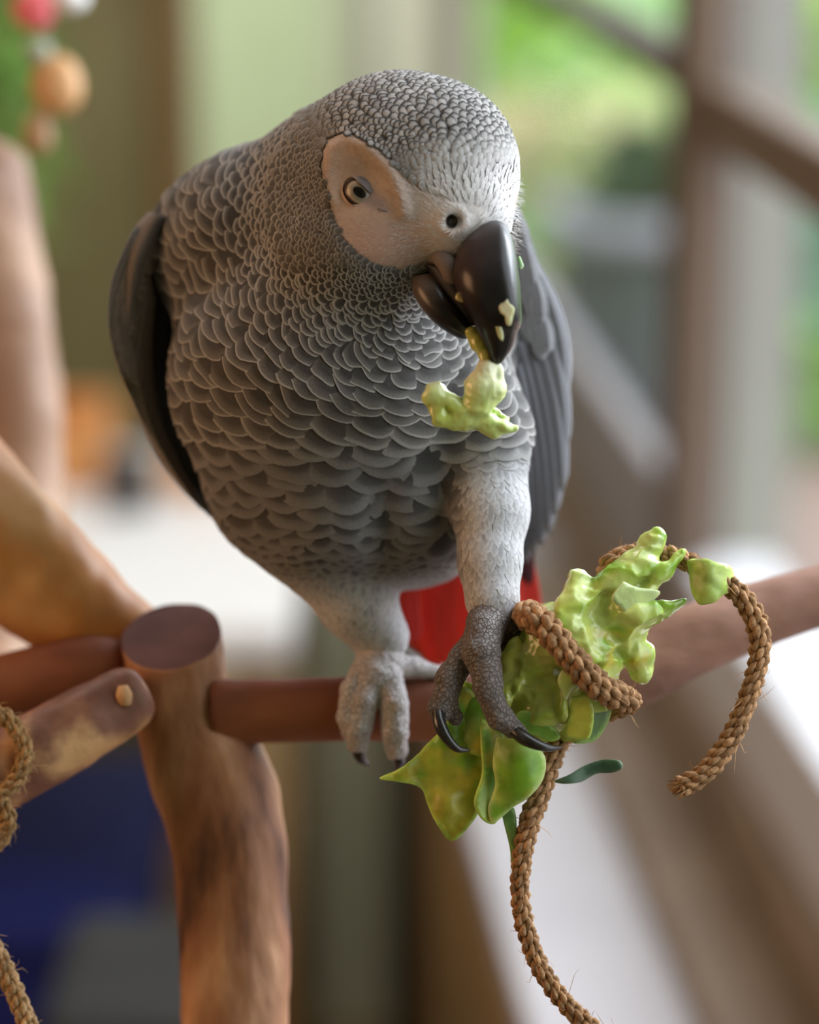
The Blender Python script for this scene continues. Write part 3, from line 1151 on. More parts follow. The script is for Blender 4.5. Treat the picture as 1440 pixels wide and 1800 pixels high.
stalk = thing('vegetable_stalk', 'thick chewed pale green vegetable stalk held in the parrot foot', 'vegetable')
P = grid((840, 900, -140), (1225, 1330, 90), 3.4)
f = chain(P, [(925, 1195, -40, 52), (1000, 1130, -40, 72), (1080, 1075, -40, 62)], 20)
f = smin(f, d_cone(P, (1000, 1130, -30), 70, (960, 1250, -35), 52), 20)
f = smin(f, d_cone(P, (1040, 1180, -30), 60, (1030, 1265, -20), 30), 16)
f = chain(P, [(1015, 1020, -50, 26), (1006, 1060, -66, 34), (1030, 1110, -78, 28)], 9, f)
f = chain(P, [(985, 1058, -80, 15), (1010, 1105, -100, 20), (1040, 1150, -96, 16)], 8, f)
f = chain(P, [(1085, 1035, -50, 40), (1125, 990, -44, 30), (1146, 958, -40, 22), (1158, 940, -40, 11)], 12, f)
f = chain(P, [(1120, 1050, -54, 26), (1160, 1012, -52, 18), (1190, 980, -48, 9), (1200, 972, -48, 5)], 8, f)
f = chain(P, [(1090, 1100, -50, 40), (1135, 1082, -50, 24), (1170, 1068, -48, 16), (1200, 1060, -46, 6)], 8, f)
f = chain(P, [(1075, 1085, -96, 16), (1120, 1078, -88, 18), (1155, 1074, -74, 14)], 5, f)
f = chain(P, [(1090, 1120, -30, 38), (1120, 1150, -30, 26), (1128, 1182, -34, 19)], 10, f)
f = chain(P, [(905, 1135, -66, 14), (892, 1170, -60, 22), (890, 1225, -60, 20)], 8, f)
f = chain(P, [(985, 1225, -88, 12), (995, 1262, -74, 18)], 6, f)
f = smin(f, d_ell(P, (1010, 1280, -30), (34, 24, 34)), 8)
# gnawed hollows
for (c, r) in [((1085, 1120, -110), (46, 30, 36)), ((945, 1215, -116), (58, 46, 36)), ((1055, 1070, -100), (26, 40, 24)), ((1128, 1030, -96), (18, 30, 30)),
               ((1000, 1200, -118), (40, 30, 32)), ((1050, 1245, -84), (14, 36, 22))]:
    d = -d_ell(P, c, r, 0.3)
    f = -smin(-f, -d, 5)
n1 = vnoise(P, 46, 1)
PW = P + 14 * np.stack([vnoise(P, 40, 20), vnoise(P, 40, 24), vnoise(P, 40, 28)], -1)
f = f + 16.0 * (np.abs(vnoise(PW, 52, 4)) - 0.25) + 7 * (np.abs(vnoise(PW, 22, 8)) - 0.25) + 1.0 * vnoise(P, 9, 9)
RID = None
V, Q = nets(P, f)
VW = V + 14 * np.stack([vnoise(V, 40, 20), vnoise(V, 40, 24), vnoise(V, 40, 28)], -1)
r_ = np.abs(vnoise(VW, 52, 4))
del P, PW, f, n1
C = green_cols(V, 3, 0.5, 0.05)
k = sstep(0.05, 0.4, r_)
C = C * (1 - 0.75 * k)[:, None] + np.array([0.52, 0.6, 0.22]) * (0.75 * k)[:, None]
k = sstep(1120, 1170, V[:, 1] - 0.25 * (V[:, 0] - 980)) * sstep(1075, 1020, V[:, 0])
C = (C * (1 - 0.55 * k)[:, None] + np.array([0.42, 0.44, 0.1]) * (0.55 * k)[:, None]) * np.array([1.12, 1.1, 0.95])
link('stalk_core', mesh('stalk_core', V, Q, C), M['stalk'], stalk)


def leaf(name, poly, wfun, mat, parent, col, h=6.0, thick=5.0, seed=0, rimcol=None, bumpy=2.0):
    """a torn leaf: closed outline in (u, v), depth from wfun(u, v), real thickness"""
    poly = np.asarray(poly, float)
    pc = spline(np.vstack([poly, poly[:1]]), 5)[:-1, :2]
    lo, hi = pc.min(0), pc.max(0)
    us = np.arange(lo[0], hi[0], h)
    vs = np.arange(lo[1], hi[1], h)
    G = np.array([(u + (h / 2 if j % 2 else 0), v) for j, v in enumerate(vs) for u in us])
    G = G[in_poly(G, pc)]
    G = G[seg_dist(G, pc, True) > h * 0.55]
    pts = np.vstack([pc, G])
    from mathutils.geometry import delaunay_2d_cdt
    n = len(pc)
    r = delaunay_2d_cdt([Vector(p) for p in pts], [(i, (i + 1) % n) for i in range(n)], [list(range(n))], 1, 1e-4)
    V2 = np.array([tuple(v) for v in r[0]])
    w = np.array([wfun(*p) for p in V2]) + bumpy * 1.3 * vnoise(np.c_[V2, V2[:, :1] * 0], 42, seed) + bumpy * 0.3 * vnoise(np.c_[V2, V2[:, :1] * 0], 13, seed)
    V = np.c_[V2, w]
    C = col(V)
    if rimcol is not None:
        k = sstep(7, 1, seg_dist(V2, pc, True))
        C = C * (1 - k)[:, None] + np.array(rimcol) * k[:, None]
    o = link(name, mesh(name, V, [tuple(f) for f in r[2]], C), mat, parent)
    sd = o.modifiers.new('thick', 'SOLIDIFY')
    sd.thickness = thick * S
    sd.offset = 0
    return o


rimg = (0.5, 0.68, 0.14)
# pointed yellowish leaf to the left and down
leaf('torn_leaf', [(812, 1205), (838, 1225), (850, 1290), (852, 1350), (846, 1400), (836, 1438), (796, 1477), (770, 1452), (752, 1412), (738, 1384), (700, 1374), (668, 1368), (712, 1346), (752, 1308), (778, 1280), (796, 1240)],
     lambda u, v: -34 - 16 * math.sin((u - 668) / 190 * PI) + 10 * math.sin((v - 1240) / 42) * (u > 720) + 24 * max(0, (v - 1400) / 80), M['leaf'], stalk,
     lambda V: green_cols(V, 21, 0.5, 0.6) * 0.9, rimcol=rimg, seed=4, bumpy=11)
# olive fold in front of it
leaf('torn_leaf', [(845, 1262), (880, 1290), (890, 1340), (880, 1395), (872, 1445), (850, 1442), (834, 1410), (848, 1360), (846, 1310)],
     lambda u, v: -64 + 0.5 * (u - 850), M['leaf'], stalk, lambda V: green_cols(V, 12, 0.35, 0.5) * 0.85, rimcol=rimg, seed=6)
# cupped bright leaf
leaf('torn_leaf', [(874, 1296), (912, 1298), (948, 1318), (958, 1340), (952, 1372), (930, 1400), (902, 1418), (868, 1446), (858, 1420), (872, 1380), (868, 1340)],
     lambda u, v: -66 - 34 * max(0.0, 1 - ((u - 915) / 48) ** 2) * max(0.0, 1 - ((v - 1350) / 75) ** 2), M['leaf'], stalk, lambda V: green_cols(V, 31, 0.42, 0.0), rimcol=(0.6, 0.75, 0.3), seed=8, bumpy=3)
# yellow flap under the claw, dark wet flap at the right, stump behind the toes
leaf('torn_leaf', [(1004, 1226), (1034, 1222), (1044, 1250), (1040, 1288), (1028, 1300), (990, 1292), (1000, 1262)],
     lambda u, v: -96 + 0.3 * (v - 1230), M['leaf'], stalk, lambda V: np.tile((0.56, 0.53, 0.07), (len(V), 1)), rimcol=rimg, seed=9)
leaf('torn_leaf', [(1040, 1225), (1066, 1228), (1074, 1250), (1060, 1285), (1040, 1304), (1008, 1306), (1030, 1290)],
     lambda u, v: -50 + 0.4 * (u - 1040), M['leaf'], stalk, lambda V: np.tile((0.10, 0.2, 0.04), (len(V), 1)), rimcol=(0.3, 0.45, 0.12), seed=10)
leaf('torn_leaf', [(814, 1196), (838, 1206), (880, 1230), (898, 1262), (890, 1310), (860, 1330), (820, 1320), (800, 1290), (806, 1240)],
     lambda u, v: -28 - 18 * math.sin((u - 800) / 100 * PI), M['leaf'], stalk, lambda V: green_cols(V, 17, 0.45, 0.25) * 0.8, rimcol=rimg, seed=11, bumpy=6)
# thin flakes of torn skin
leaf('torn_flake', [(1096, 1022), (1118, 1032), (1160, 1040), (1140, 1062), (1120, 1080), (1112, 1096), (1094, 1070), (1076, 1052)],
     lambda u, v: -104 + 0.35 * (u - 1076), M['leaf'], stalk, lambda V: np.tile((0.5, 0.62, 0.22), (len(V), 1)), rimcol=(0.6, 0.72, 0.36), thick=4, seed=12)
leaf('torn_flake', [(988, 1178), (1010, 1190), (1022, 1206), (1008, 1208), (994, 1232), (986, 1212), (980, 1196)],
     lambda u, v: -118 + 0.2 * (v - 1180), M['leaf'], stalk, lambda V: np.tile((0.5, 0.6, 0.16), (len(V), 1)), rimcol=(0.6, 0.7, 0.3), thick=4, seed=13)
leaf('torn_flake', [(884, 1292), (915, 1250), (950, 1262), (985, 1290), (970, 1304), (930, 1290), (900, 1300)],
     lambda u, v: -74, M['leaf'], stalk, lambda V: np.tile((0.16, 0.3, 0.04), (len(V), 1)), rimcol=(0.34, 0.5, 0.12), thick=4, seed=14)

# strip hanging beside the cord
o = leaf('leaf_strip', [(878, 1412), (900, 1416), (908, 1440), (908, 1480), (914, 1520), (908, 1542), (900, 1532), (896, 1490), (886, 1448)],
         lambda u, v: -40 + 8 * math.sin(v / 30), M['leaf'], None, lambda V: np.tile((0.13, 0.24, 0.06), (len(V), 1)), rimcol=(0.25, 0.38, 0.12), thick=5, seed=15)
o['label'] = 'narrow dark green leaf strip hanging under the stalk beside the cord'
o['category'] = 'leaf'
o = leaf('leaf_scrap', [(968, 1374), (1000, 1362), (1030, 1345), (1062, 1335), (1090, 1338), (1094, 1350), (1078, 1358), (1048, 1360), (1022, 1374), (994, 1378)],
         lambda u, v: -20 + 7 * math.sin(u / 18), M['leaf'], None, lambda V: np.tile((0.07, 0.14, 0.09), (len(V), 1)), rimcol=(0.14, 0.22, 0.15), thick=5, seed=16)
o['label'] = 'small dark blue-green leaf sticking out right of the cord, below the stalk'
o['category'] = 'leaf'
o = leaf('stalk_scrap', [(1212, 984), (1240, 984), (1276, 994), (1284, 1012), (1282, 1036), (1266, 1046), (1252, 1058), (1230, 1060), (1220, 1040), (1216, 1010)],
         lambda u, v: -50 - 12 * math.sin((u - 1210) / 74 * PI), M['leaf'], None, lambda V: green_cols(V, 41, 0.75, 0.0), rimcol=(0.55, 0.7, 0.2), thick=15, seed=17, bumpy=12)
o['label'] = 'small pale green chunk threaded on the cord right of the stalk'
o['category'] = 'vegetable'

# ------------------------------------------------------------------ food at the beak
bite = thing('vegetable_morsel', 'splayed pale yellow-green morsel hanging from the beak tip', 'vegetable')
P = grid((725, 615, -215), (925, 790, -95), 2.8)
f = chain(P, [(856, 650, -158, 20), (846, 680, -155, 29), (838, 715, -150, 25), (822, 742, -148, 16)], 8)
f = chain(P, [(877, 648, -160, 9), (870, 685, -160, 19), (850, 715, -158, 16)], 8, f)
f = chain(P, [(820, 734, -150, 18), (790, 705, -155, 15), (765, 690, -158, 18), (757, 700, -158, 16)], 8, f)
f = chain(P, [(765, 700, -158, 17), (770, 735, -155, 13), (800, 742, -152, 15)], 8, f)
f = chain(P, [(820, 740, -150, 17), (862, 742, -150, 15), (885, 750, -150, 13), (904, 752, -150, 7)], 8, f)
f = chain(P, [(840, 740, -150, 14), (870, 762, -150, 11)], 8, f)
f = chain(P, [(868, 722, -145, 8), (893, 736, -142, 4)], 4, f)
f = f + 5 * (np.abs(vnoise(P, 24, 14)) - 0.25) + 2.5 * (np.abs(vnoise(P, 10, 18)) - .25)
V, Q = nets(P, f)
C = green_cols(V, 13, 0.95, 0.02) * 1.25
k = sstep(640, 720, V[:, 1])
C = np.array([0.82, 0.83, 0.56]) * (1 - k * 0.75)[:, None] + C * (k * 0.75)[:, None]
kk = np.exp(-(np.hypot(V[:, 0] - 785, V[:, 1] - 725) / 26) ** 2)
C = C * (1 - 0.7 * kk)[:, None] + np.array([0.42, 0.48, 0.02]) * (0.7 * kk)[:, None]
link('morsel_flesh', mesh('morsel_flesh', V, Q, C), M['stalk'], bite)
P = grid((800, 570, -190), (880, 665, -95), 2.6)
f = chain(P, [(828, 584, -148, 12), (842, 606, -148, 15), (854, 622, -152, 12), (858, 645, -156, 12)], 6)
f = f + 3 * (np.abs(vnoise(P, 16, 14)) - 0.25)
V, Q = nets(P, f)
link('morsel_flesh', mesh('morsel_flesh', V, Q, (0.5, 0.48, 0.12)), M['stalk'], bite)

ub = bpy.context.view_layer
beak_w = lambda u, v: -160


def upper_surf(u, v):
    me = upper.data
    best = None
    vv = np.array([tuple(x.co) for x in me.vertices])
    tgt = W1(u, v, 0)
    ray = tgt - CAM
    ray /= np.linalg.norm(ray)
    t = BVHTree.FromPolygons([tuple(x) for x in vv], [tuple(p.vertices) for p in me.polygons]).ray_cast(Vector(CAM), Vector(ray))
    if t[0] is None:
        return -150
    return (np.array(t[0]) - CAM) @ FW / S - FPX


for (lab, poly, colr, onbeak) in [
    ('largest cream crumb stuck on the front of the black upper beak', [(877, 540), (884, 528), (892, 526), (896, 534), (905, 542), (902, 556), (898, 572), (890, 570), (888, 556), (880, 550)], (0.72, 0.70, 0.48), True),
    ('thin cream sliver on the black beak, below left of the largest crumb', [(868, 562), (874, 562), (880, 572), (885, 586), (884, 600), (876, 592), (872, 578)], (0.55, 0.56, 0.3), True),
    ('yellow crumb wedged between upper and lower beak', [(802, 518), (810, 511), (818, 520), (824, 532), (812, 531), (801, 526)], (0.6, 0.5, 0.22), False),
    ('tiny pale green crumb on the right edge of the black beak', [(909, 454), (914, 450), (918, 460), (921, 468), (916, 474), (911, 468), (912, 460)], (0.55, 0.75, 0.5), True)]:
    c = np.mean(poly, axis=0)
    wv = upper_surf(*c) if onbeak else -190
    o = leaf('food_crumb', poly, lambda u, v, wv=wv: (upper_surf(u, v) if False else wv) - 2, M['stalk'], None, lambda V, colr=colr: np.tile(colr, (len(V), 1)), h=4, thick=5, bumpy=1)
    o['label'] = lab
    o['category'] = 'crumb'


# ------------------------------------------------------------------ jute cord
def rope(name, ctrl, R, parent=None, seed=0, label=None, fuzz=160, step=5.0, pitch=62.0, col=(0.38, 0.22, 0.115), fray=False, strands=3, yarns=3):
    s = spline(ctrl, step)
    p = s[:, :3]
    Rv = s[:, 3] * R if s.shape[1] > 3 else np.full(len(s), R)
    T = np.gradient(p, axis=0)
    T /= np.linalg.norm(T, axis=1)[:, None]
    L = np.r_[0, np.cumsum(np.linalg.norm(np.diff(p, axis=0), axis=1))]
    A = np.cross(T[0], (0, 0, 1.0))
    A /= np.linalg.norm(A)
    As = []
    for t in T:
        A = A - t * (A @ t)
        A /= np.linalg.norm(A)
        As.append(A)
    As = np.array(As)
    Bs = np.cross(T, As)
    mb = MB()
    r2 = random.Random(seed)
    for k in range(strands):
        ph = 2 * PI * k / strands + 2 * PI * L / pitch
        sc = p + (0.5 * Rv * np.cos(ph))[:, None] * As + (0.5 * Rv * np.sin(ph))[:, None] * Bs
        for y in range(yarns):
            ph2 = 2 * PI * y / yarns - 2 * PI * L / (pitch * 0.85) + k
            jit = 1 + 0.25 * vnoise(sc, 16, k * 5 + y)
            yc = sc + (0.27 * Rv * jit * np.cos(ph2))[:, None] * As + (0.27 * Rv * jit * np.sin(ph2))[:, None] * Bs
            V, F = tube_arrays(yc, Rv * 0.3 * (1 + 0.2 * vnoise(yc, 7, y + k)), 7)
            cc = np.array(col) * (1 + 0.4 * vnoise(V, 13, k + y * 3))[:, None] * r2.uniform(0.85, 1.2)
            mb.add(V, F, cc)
    main = mb.build(name, M['jute'], parent, label=label, cat='rope') if parent is None else mb.build(name, M['jute'], parent)
    mf = MB()
    for k in range(fuzz):
        i = r2.randrange(1, len(p) - 1)
        th = r2.uniform(0, 2 * PI)
        d = As[i] * math.cos(th) + Bs[i] * math.sin(th)
        a = p[i] + d * Rv[i] * 0.75
        ln = r2.uniform(5, 18) if r2.random() < 0.85 else r2.uniform(20, 45)
        dr = d * 0.7 + T[i] * r2.uniform(-1, 1) + np.array([r2.gauss(0, .3), r2.gauss(0, .3), 0])
        q = [a, a + dr * ln * 0.4, a + dr * ln * 0.75 + T[i] * r2.uniform(-4, 4), a + dr * ln + T[i] * r2.uniform(-9, 9)]
        V, F = tube_arrays(q, [0.7, 0.65, 0.5, 0.2], 3, caps=False)
        mf.add(V, F, np.array(col) * 1.7)
    if fray:
        for k in range(46):
            e = p[-1] if fray == 'end' else p[0]
            t = T[-1] if fray == 'end' else -T[0]
            th = r2.uniform(0, 2 * PI)
            rr = r2.uniform(0, 1)
            ei = -1 if fray == 'end' else 0
            d = As[ei] * math.cos(th) + Bs[ei] * math.sin(th)
            a = e + d * Rv[-1] * rr * 0.8 - t * 14
            q = [a, a + t * 12 + d * 2 * rr, a + t * r2.uniform(20, 34) + d * 7 * rr]
            V, F = tube_arrays(q, [2.2, 1.9, 1.1], 5)
            mf.add(V, F, np.array(col) * r2.uniform(0.8, 1.5))
    mf.build('loose_fibres', M['jute'], main, kind='stuff')
    return main


rope('jute_rope', [(1196, 1384, -50, 1.05), (1240, 1358, -50, 1.0), (1284, 1300, -50, 1), (1318, 1220, -50, .95), (1336, 1150, -50, 1), (1330, 1092, -50, 1.08), (1296, 1040, -46, 1.0), (1244, 1006, -34, .95),
                   (1190, 980, -16, .95), (1130, 972, 10, 1), (1072, 990, -14, 1), (1062, 1030, 30, 1), (1000, 1082, 40, 1), (938, 1078, 10, 1.1), (926, 1082, -60, 1.35), (955, 1098, -112, 1.4), (1000, 1150, -124, 1.35),
                   (1048, 1202, -118, 1.35), (1090, 1226, -84, 1.35), (1104, 1232, -40, 1.2), (1085, 1245, 20, 1), (1030, 1265, 40, 1), (985, 1300, 5, 1), (966, 1350, -30, 1), (948, 1400, -40, 1.05), (930, 1450, -44, 1.05), (918, 1510, -44, .95),
                   (914, 1570, -40, .9), (926, 1640, -34, .9), (955, 1710, -28, .9), (1000, 1770, -24, .9), (1070, 1835, -20, .95)], 20, seed=3, fuzz=420, fray='start',
     label='brown jute cord wound round the green stalk, both ends dangling')

# ------------------------------------------------------------------ the wooden play stand
stand = thing('play_stand', 'branching reddish wooden bird stand the parrot is perched on', 'bird stand')


def limb(name, ctrl, mat, n=36, bump=0.09, step=12, seed=0, capmat=None, bscale=60, label=None):
    s = spline(ctrl, step)
    V, F = tube_arrays(s[:, :3], s[:, 3], n, True, bump, bscale, seed)
    o = link(name, mesh(name, V, F), [mat] + ([capmat] if capmat else []), stand, label=label)
    if capmat:
        o.data.polygons[len(F) - 2].material_index = 1
        o.data.polygons[len(F) - 1].material_index = 1
    for k in (2, 1):
        o.data.polygons[len(F) - k].use_smooth = False
    return o


# upright post: sawn top tilted to the viewer
s = spline([(302, 1119, 300, 89), (311, 1185, 302, 88), (330, 1270, 304, 92), (362, 1350, 306, 104), (392, 1430, 308, 106), (406, 1540, 310, 99), (412, 1700, 312, 96), (414, 1850, 314, 96), (418, 2300, 330, 100), (430, 3600, 500, 110), (470, 7500, 1500, 120)], 12)
V, F = tube_arrays(s[:, :3], s[:, 3], 44, True, 0.07, 70, 5)
V = V.copy()
nn = 44
for i in range(9):                                      # shear the first rings so that the cut faces up and forward
    ring = V[i * nn:(i + 1) * nn]
    c = ring.mean(0)
    k = 1 - i / 9
    ring[:, 1] -= (ring[:, 2] - c[2]) * 0.62 * k
    V[i * nn:(i + 1) * nn] = ring
post = link('post', mesh('post', V, F), [M['wood'], M['wood_cut']], stand)
post.data.polygons[len(F) - 2].material_index = 1
post.data.polygons[len(F) - 2].use_smooth = False
limb('perch', [(372, 1250, 262, 57), (470, 1250, 260, 57), (620, 1246, 258, 56), (780, 1246, 258, 57), (900, 1238, 262, 58), (1020, 1210, 270, 58), (1060, 1200, 275, 50)],
     M['wood_dark'], seed=2, bump=0.05)
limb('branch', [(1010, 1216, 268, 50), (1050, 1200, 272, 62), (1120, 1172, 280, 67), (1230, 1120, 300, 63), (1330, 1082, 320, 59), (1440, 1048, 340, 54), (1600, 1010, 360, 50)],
     noisy('branch_rosy', [(0.16, 0.07, 0.045), (0.3, 0.15, 0.105), (0.38, 0.2, 0.14)], 45, 0.6, bump=0.5, bump_scale=90, stretch=(0.4, 1, 1), dist=0.002), seed=22, bump=0.08)  # continues the perch to the right in a lighter, pinker tone
limb('stub', [(-260, 1480, 120, 68), (-120, 1415, 130, 68), (20, 1345, 150, 70), (130, 1284, 170, 66), (205, 1240, 186, 60), (236, 1222, 192, 54), (250, 1214, 196, 42)], M['wood_tan'], seed=8, bump=0.08, capmat=M['wood_tan'])
limb('dark_stub', [(-300, 1300, 360, 64), (-60, 1232, 360, 62), (60, 1196, 350, 60), (150, 1172, 345, 56), (215, 1168, 345, 44)], M['wood_dark'], seed=9)
limb('branch', [(-420, 560, 560, 150), (-200, 760, 500, 140), (-60, 900, 450, 130), (60, 1010, 440, 112), (160, 1090, 430, 92), (240, 1136, 420, 70), (290, 1200, 390, 55)], M['wood_orange'], seed=12, bump=0.06, n=44)
limb('tall_branch', [(-42, 268, 1860, 52), (-40, 290, 1850, 84), (-22, 420, 1820, 86), (4, 560, 1800, 86), (22, 700, 1750, 84), (34, 900, 1700, 84), (30, 1080, 1500, 84), (0, 1200, 900, 70), (40, 1230, 420, 56), (220, 1240, 330, 46)], M['wood_pink'], seed=15, n=30)

limb('stub_knot', [(216, 1206, 134, 9), (218, 1222, 132, 15), (221, 1240, 134, 10)], noisy('pale_heartwood', [(0.5, 0.28, 0.13), (0.66, 0.4, 0.2)], 60, 0.7), seed=31, step=4, label='pale oval heartwood knot')
rope('jute_rope', [(-30, 1245, 90), (14, 1265, 84), (44, 1320, 74), (30, 1370, 70), (0, 1400, 72), (14, 1440, 80), (-4, 1480, 90), (-40, 1500, 100)], 17, seed=11, fuzz=200, col=(0.4, 0.25, 0.12), label='tan jute cord tied round the peeled branch at the left edge')
rope('jute_rope', [(-60, 1600, 60), (-10, 1670, 60), (20, 1730, 60), (50, 1800, 60), (90, 1880, 60)], 19, seed=12, fuzz=100, col=(0.5, 0.33, 0.18), label='loose tan cord end hanging in the bottom left corner')

# ================================================================== room and garden (world metres)
CX, CY, CZ = CAM
YAW = math.radians(5.0)
WD = np.array([-math.sin(YAW), math.cos(YAW)])          # along the window wall, away from the camera
WN = np.array([math.cos(YAW), math.sin(YAW)])           # out through the window wall


def wl(a, lat):
    """a metres along the window wall from the camera, lat metres to its right"""
    p = np.array([CX, CY]) + WD * a + WN * lat
    return p


def wbox(name, a0, a1, l0, l1, z0, z1, mat, parent=None, bevel=0.003, **kw):
    V = []
    for a in (a0, a1):
        for l in (l0, l1):
            for z in (z0, z1):
                q = wl(a, l)
                V.append((q[0], q[1], z))
    F = [(0, 1, 3, 2), (4, 6, 7, 5), (0, 4, 5, 1), (2, 3, 7, 6), (0, 2, 6, 4), (1, 5, 7, 3)]
    o = link(name, mesh(name, V, F, smooth=False, world=True), mat, parent, **kw)
    if bevel:
        b = o.modifiers.new('bevel', 'BEVEL')
        b.width = bevel
        b.segments = 2
    return o


M['plaster'] = noisy('plaster_green', [(0.50, 0.58, 0.38), (0.54, 0.62, 0.42)], 6, 0.85)
M['jamb'] = simple('jamb_paint', (0.56, 0.55, 0.48), 0.6)
M['frame'] = simple('frame_brown', (0.085, 0.058, 0.042), 0.6)
M['frame2'] = simple('frame_brown_light', (0.14, 0.095, 0.065), 0.6)
M['white'] = simple('white_paint', (0.78, 0.77, 0.75), 0.45)
M['benchtop'] = noisy('bench_top', [(0.42, 0.405, 0.43), (0.5, 0.48, 0.5)], 5, 0.35)
M['olive'] = noisy('olive_paint', [(0.2, 0.165, 0.065), (0.25, 0.21, 0.09)], 3, 0.7)
M['brown_ply'] = noisy('brown_ply', [(0.30, 0.2, 0.09), (0.38, 0.27, 0.13)], 4, 0.6, stretch=(1, 1, 0.2))
M['dark_ply'] = simple('dark_ply', (0.07, 0.055, 0.035), 0.6)
M['sage'] = simple('sage_paint', (0.6, 0.62, 0.46), 0.7)
M['tan_board'] = noisy('tan_board', [(0.2, 0.145, 0.1), (0.28, 0.21, 0.15)], 9, 0.55)
M['oak'] = noisy('floor_oak', [(0.25, 0.15, 0.08), (0.36, 0.23, 0.13)], 5, 0.5, stretch=(4, 0.6, 1))
M['orange'] = noisy('orange_wood', [(0.62, 0.26, 0.07), (0.72, 0.36, 0.13)], 20, 0.5)
M['black'] = simple('black_plastic', (0.012, 0.012, 0.014), 0.4)
M['blue'] = simple('navy_plastic', (0.004, 0.012, 0.13), 0.65)
M['greycloth'] = noisy('grey_cloth', [(0.016, 0.016, 0.015), (0.03, 0.029, 0.026)], 12, 0.9)
M['glass'] = None
gm = bpy.data.materials.new('pane_glass')
gm.use_nodes = True
gnt = gm.node_tree
gnt.nodes.clear()
go = gnt.nodes.new('ShaderNodeOutputMaterial')
g1 = gnt.nodes.new('ShaderNodeBsdfTransparent')
g2 = gnt.nodes.new('ShaderNodeBsdfGlossy')
g2.inputs['Roughness'].default_value = 0.02
gx = gnt.nodes.new('ShaderNodeMixShader')
gx.inputs[0].default_value = 0.06
gnt.links.new(g1.outputs[0], gx.inputs[1])
gnt.links.new(g2.outputs[0], gx.inputs[2])
gnt.links.new(gx.outputs[0], go.inputs[0])
M['glass'] = gm

LW = 0.327                                   # lateral distance of the window wall
FAR = 5.2
# floor
def slab(z0, z1):
    a = [(-2.7, CY - 1.7), tuple(wl(-1.9, LW + 0.1)), tuple(wl(5.9, LW + 0.1)), (-2.7, FAR + 0.1)]
    V = [(p[0], p[1], z0) for p in a] + [(p[0], p[1], z1) for p in a]
    return V, [(0, 3, 2, 1), (4, 5, 6, 7), (0, 1, 5, 4), (1, 2, 6, 5), (2, 3, 7, 6), (3, 0, 4, 7)]


V, F = slab(-0.05, 0.0)
link('floor', mesh('floor', V, F, smooth=False, world=True), M['oak'], kind='structure')
# back wall and left wall and ceiling
V, F = box_vf(-2.7, -0.10, FAR, FAR + 0.1, 0, 2.6)
link('wall_back', mesh('wall_back', V, F, smooth=False, world=True), M['plaster'], kind='structure')
V, F = box_vf(-2.7, -2.6, CY - 1.6, FAR, 0, 2.6)
link('wall_left', mesh('wall_left', V, F, smooth=False, world=True), M['olive'], kind='structure')
V, F = slab(2.6, 2.7)
link('ceiling', mesh('ceiling', V, F, smooth=False, world=True), M['white'], kind='structure')
V, F = box_vf(-2.7, 0.5, CY - 1.7, CY - 1.6, 0, 2.6)
link('wall_front', mesh('wall_front', V, F, smooth=False, world=True), M['plaster'], kind='structure')
# olive partition and its timber edge
box('wall_partition', -2.0, -0.325, 2.62, 2.72, 0, 2.6, M['olive'], kind='structure', bevel=0)
box('trim_1', -0.322, -0.278, 2.60, 2.74, 0, 2.6, noisy('trim_timber', [(0.22, 0.12, 0.035), (0.3, 0.17, 0.06)], 5, 0.5), kind='structure')

# window wall: low wall, pier beyond the window, frame
wbox('wall_right_near', -1.7, 0.3, LW, LW + 0.1, CZ - 0.66, 2.6, M['plaster'], kind='structure', bevel=0)  # unseen stretch of wall, added to cut front light on the bird
wbox('wall_right', -1.7, 3.05, LW, LW + 0.10, 0.0, CZ - 0.66, M['sage'], kind='structure', bevel=0)
wbox('wall_right_pier', 3.0, 5.9, LW, LW + 0.02, 0.0, 2.6, M['jamb'], kind='structure', bevel=0)
wbox('trim_2', 4.35, 4.6, LW - 0.03, LW, 0.0, 2.6, simple('corner_trim', (0.3, 0.3, 0.24), 0.6), kind='structure')
win = thing('window_1', None, None)
win['kind'] = 'structure'
wbox('bottom_rail', 0.3, 3.0, LW - 0.012, LW + 0.075, CZ - 0.66, CZ - 0.575, M['tan_board'], win)
wbox('sill_cap', 0.3, 1.62, LW - 0.004, LW + 0.06, CZ - 0.575, CZ - 0.50, simple('sill_grey', (0.5, 0.49, 0.5), 0.5), win)
wbox('mullion', 1.62, 1.72, LW, LW + 0.027, CZ - 0.575, 2.6, M['frame'], win)
wbox('mullion_bead', 1.60, 1.66, LW - 0.006, LW + 0.012, CZ - 0.575, 2.6, M['frame2'], win)
wbox('cross_rail', 0.3, 1.62, LW, LW + 0.03, CZ - 0.222, CZ - 0.185, M['frame2'], win)
wbox('cross_rail', 1.72, 3.0, LW, LW + 0.03, CZ - 0.205, CZ - 0.178, M['frame'], win)
wbox('sash_board', 1.72, 3.0, LW + 0.0, LW + 0.02, CZ - 0.66, CZ - 0.475, simple('sash_grey', (0.26, 0.245, 0.25), 0.6), win)
wbox('pane', 0.3, 1.62, LW + 0.02, LW + 0.024, CZ - 0.5, 2.6, M['glass'], win)
wbox('pane', 1.72, 3.0, LW + 0.02, LW + 0.024, CZ - 0.475, 2.6, M['glass'], win)

# bench under the window: three units and a top
top = wbox('worktop', 0.25, 2.26, 0.17, LW - 0.012, CZ - 0.665, CZ - 0.64, M['benchtop'], label='white bench top under the window, behind the dangling cord', cat='worktop', bevel=0.004)


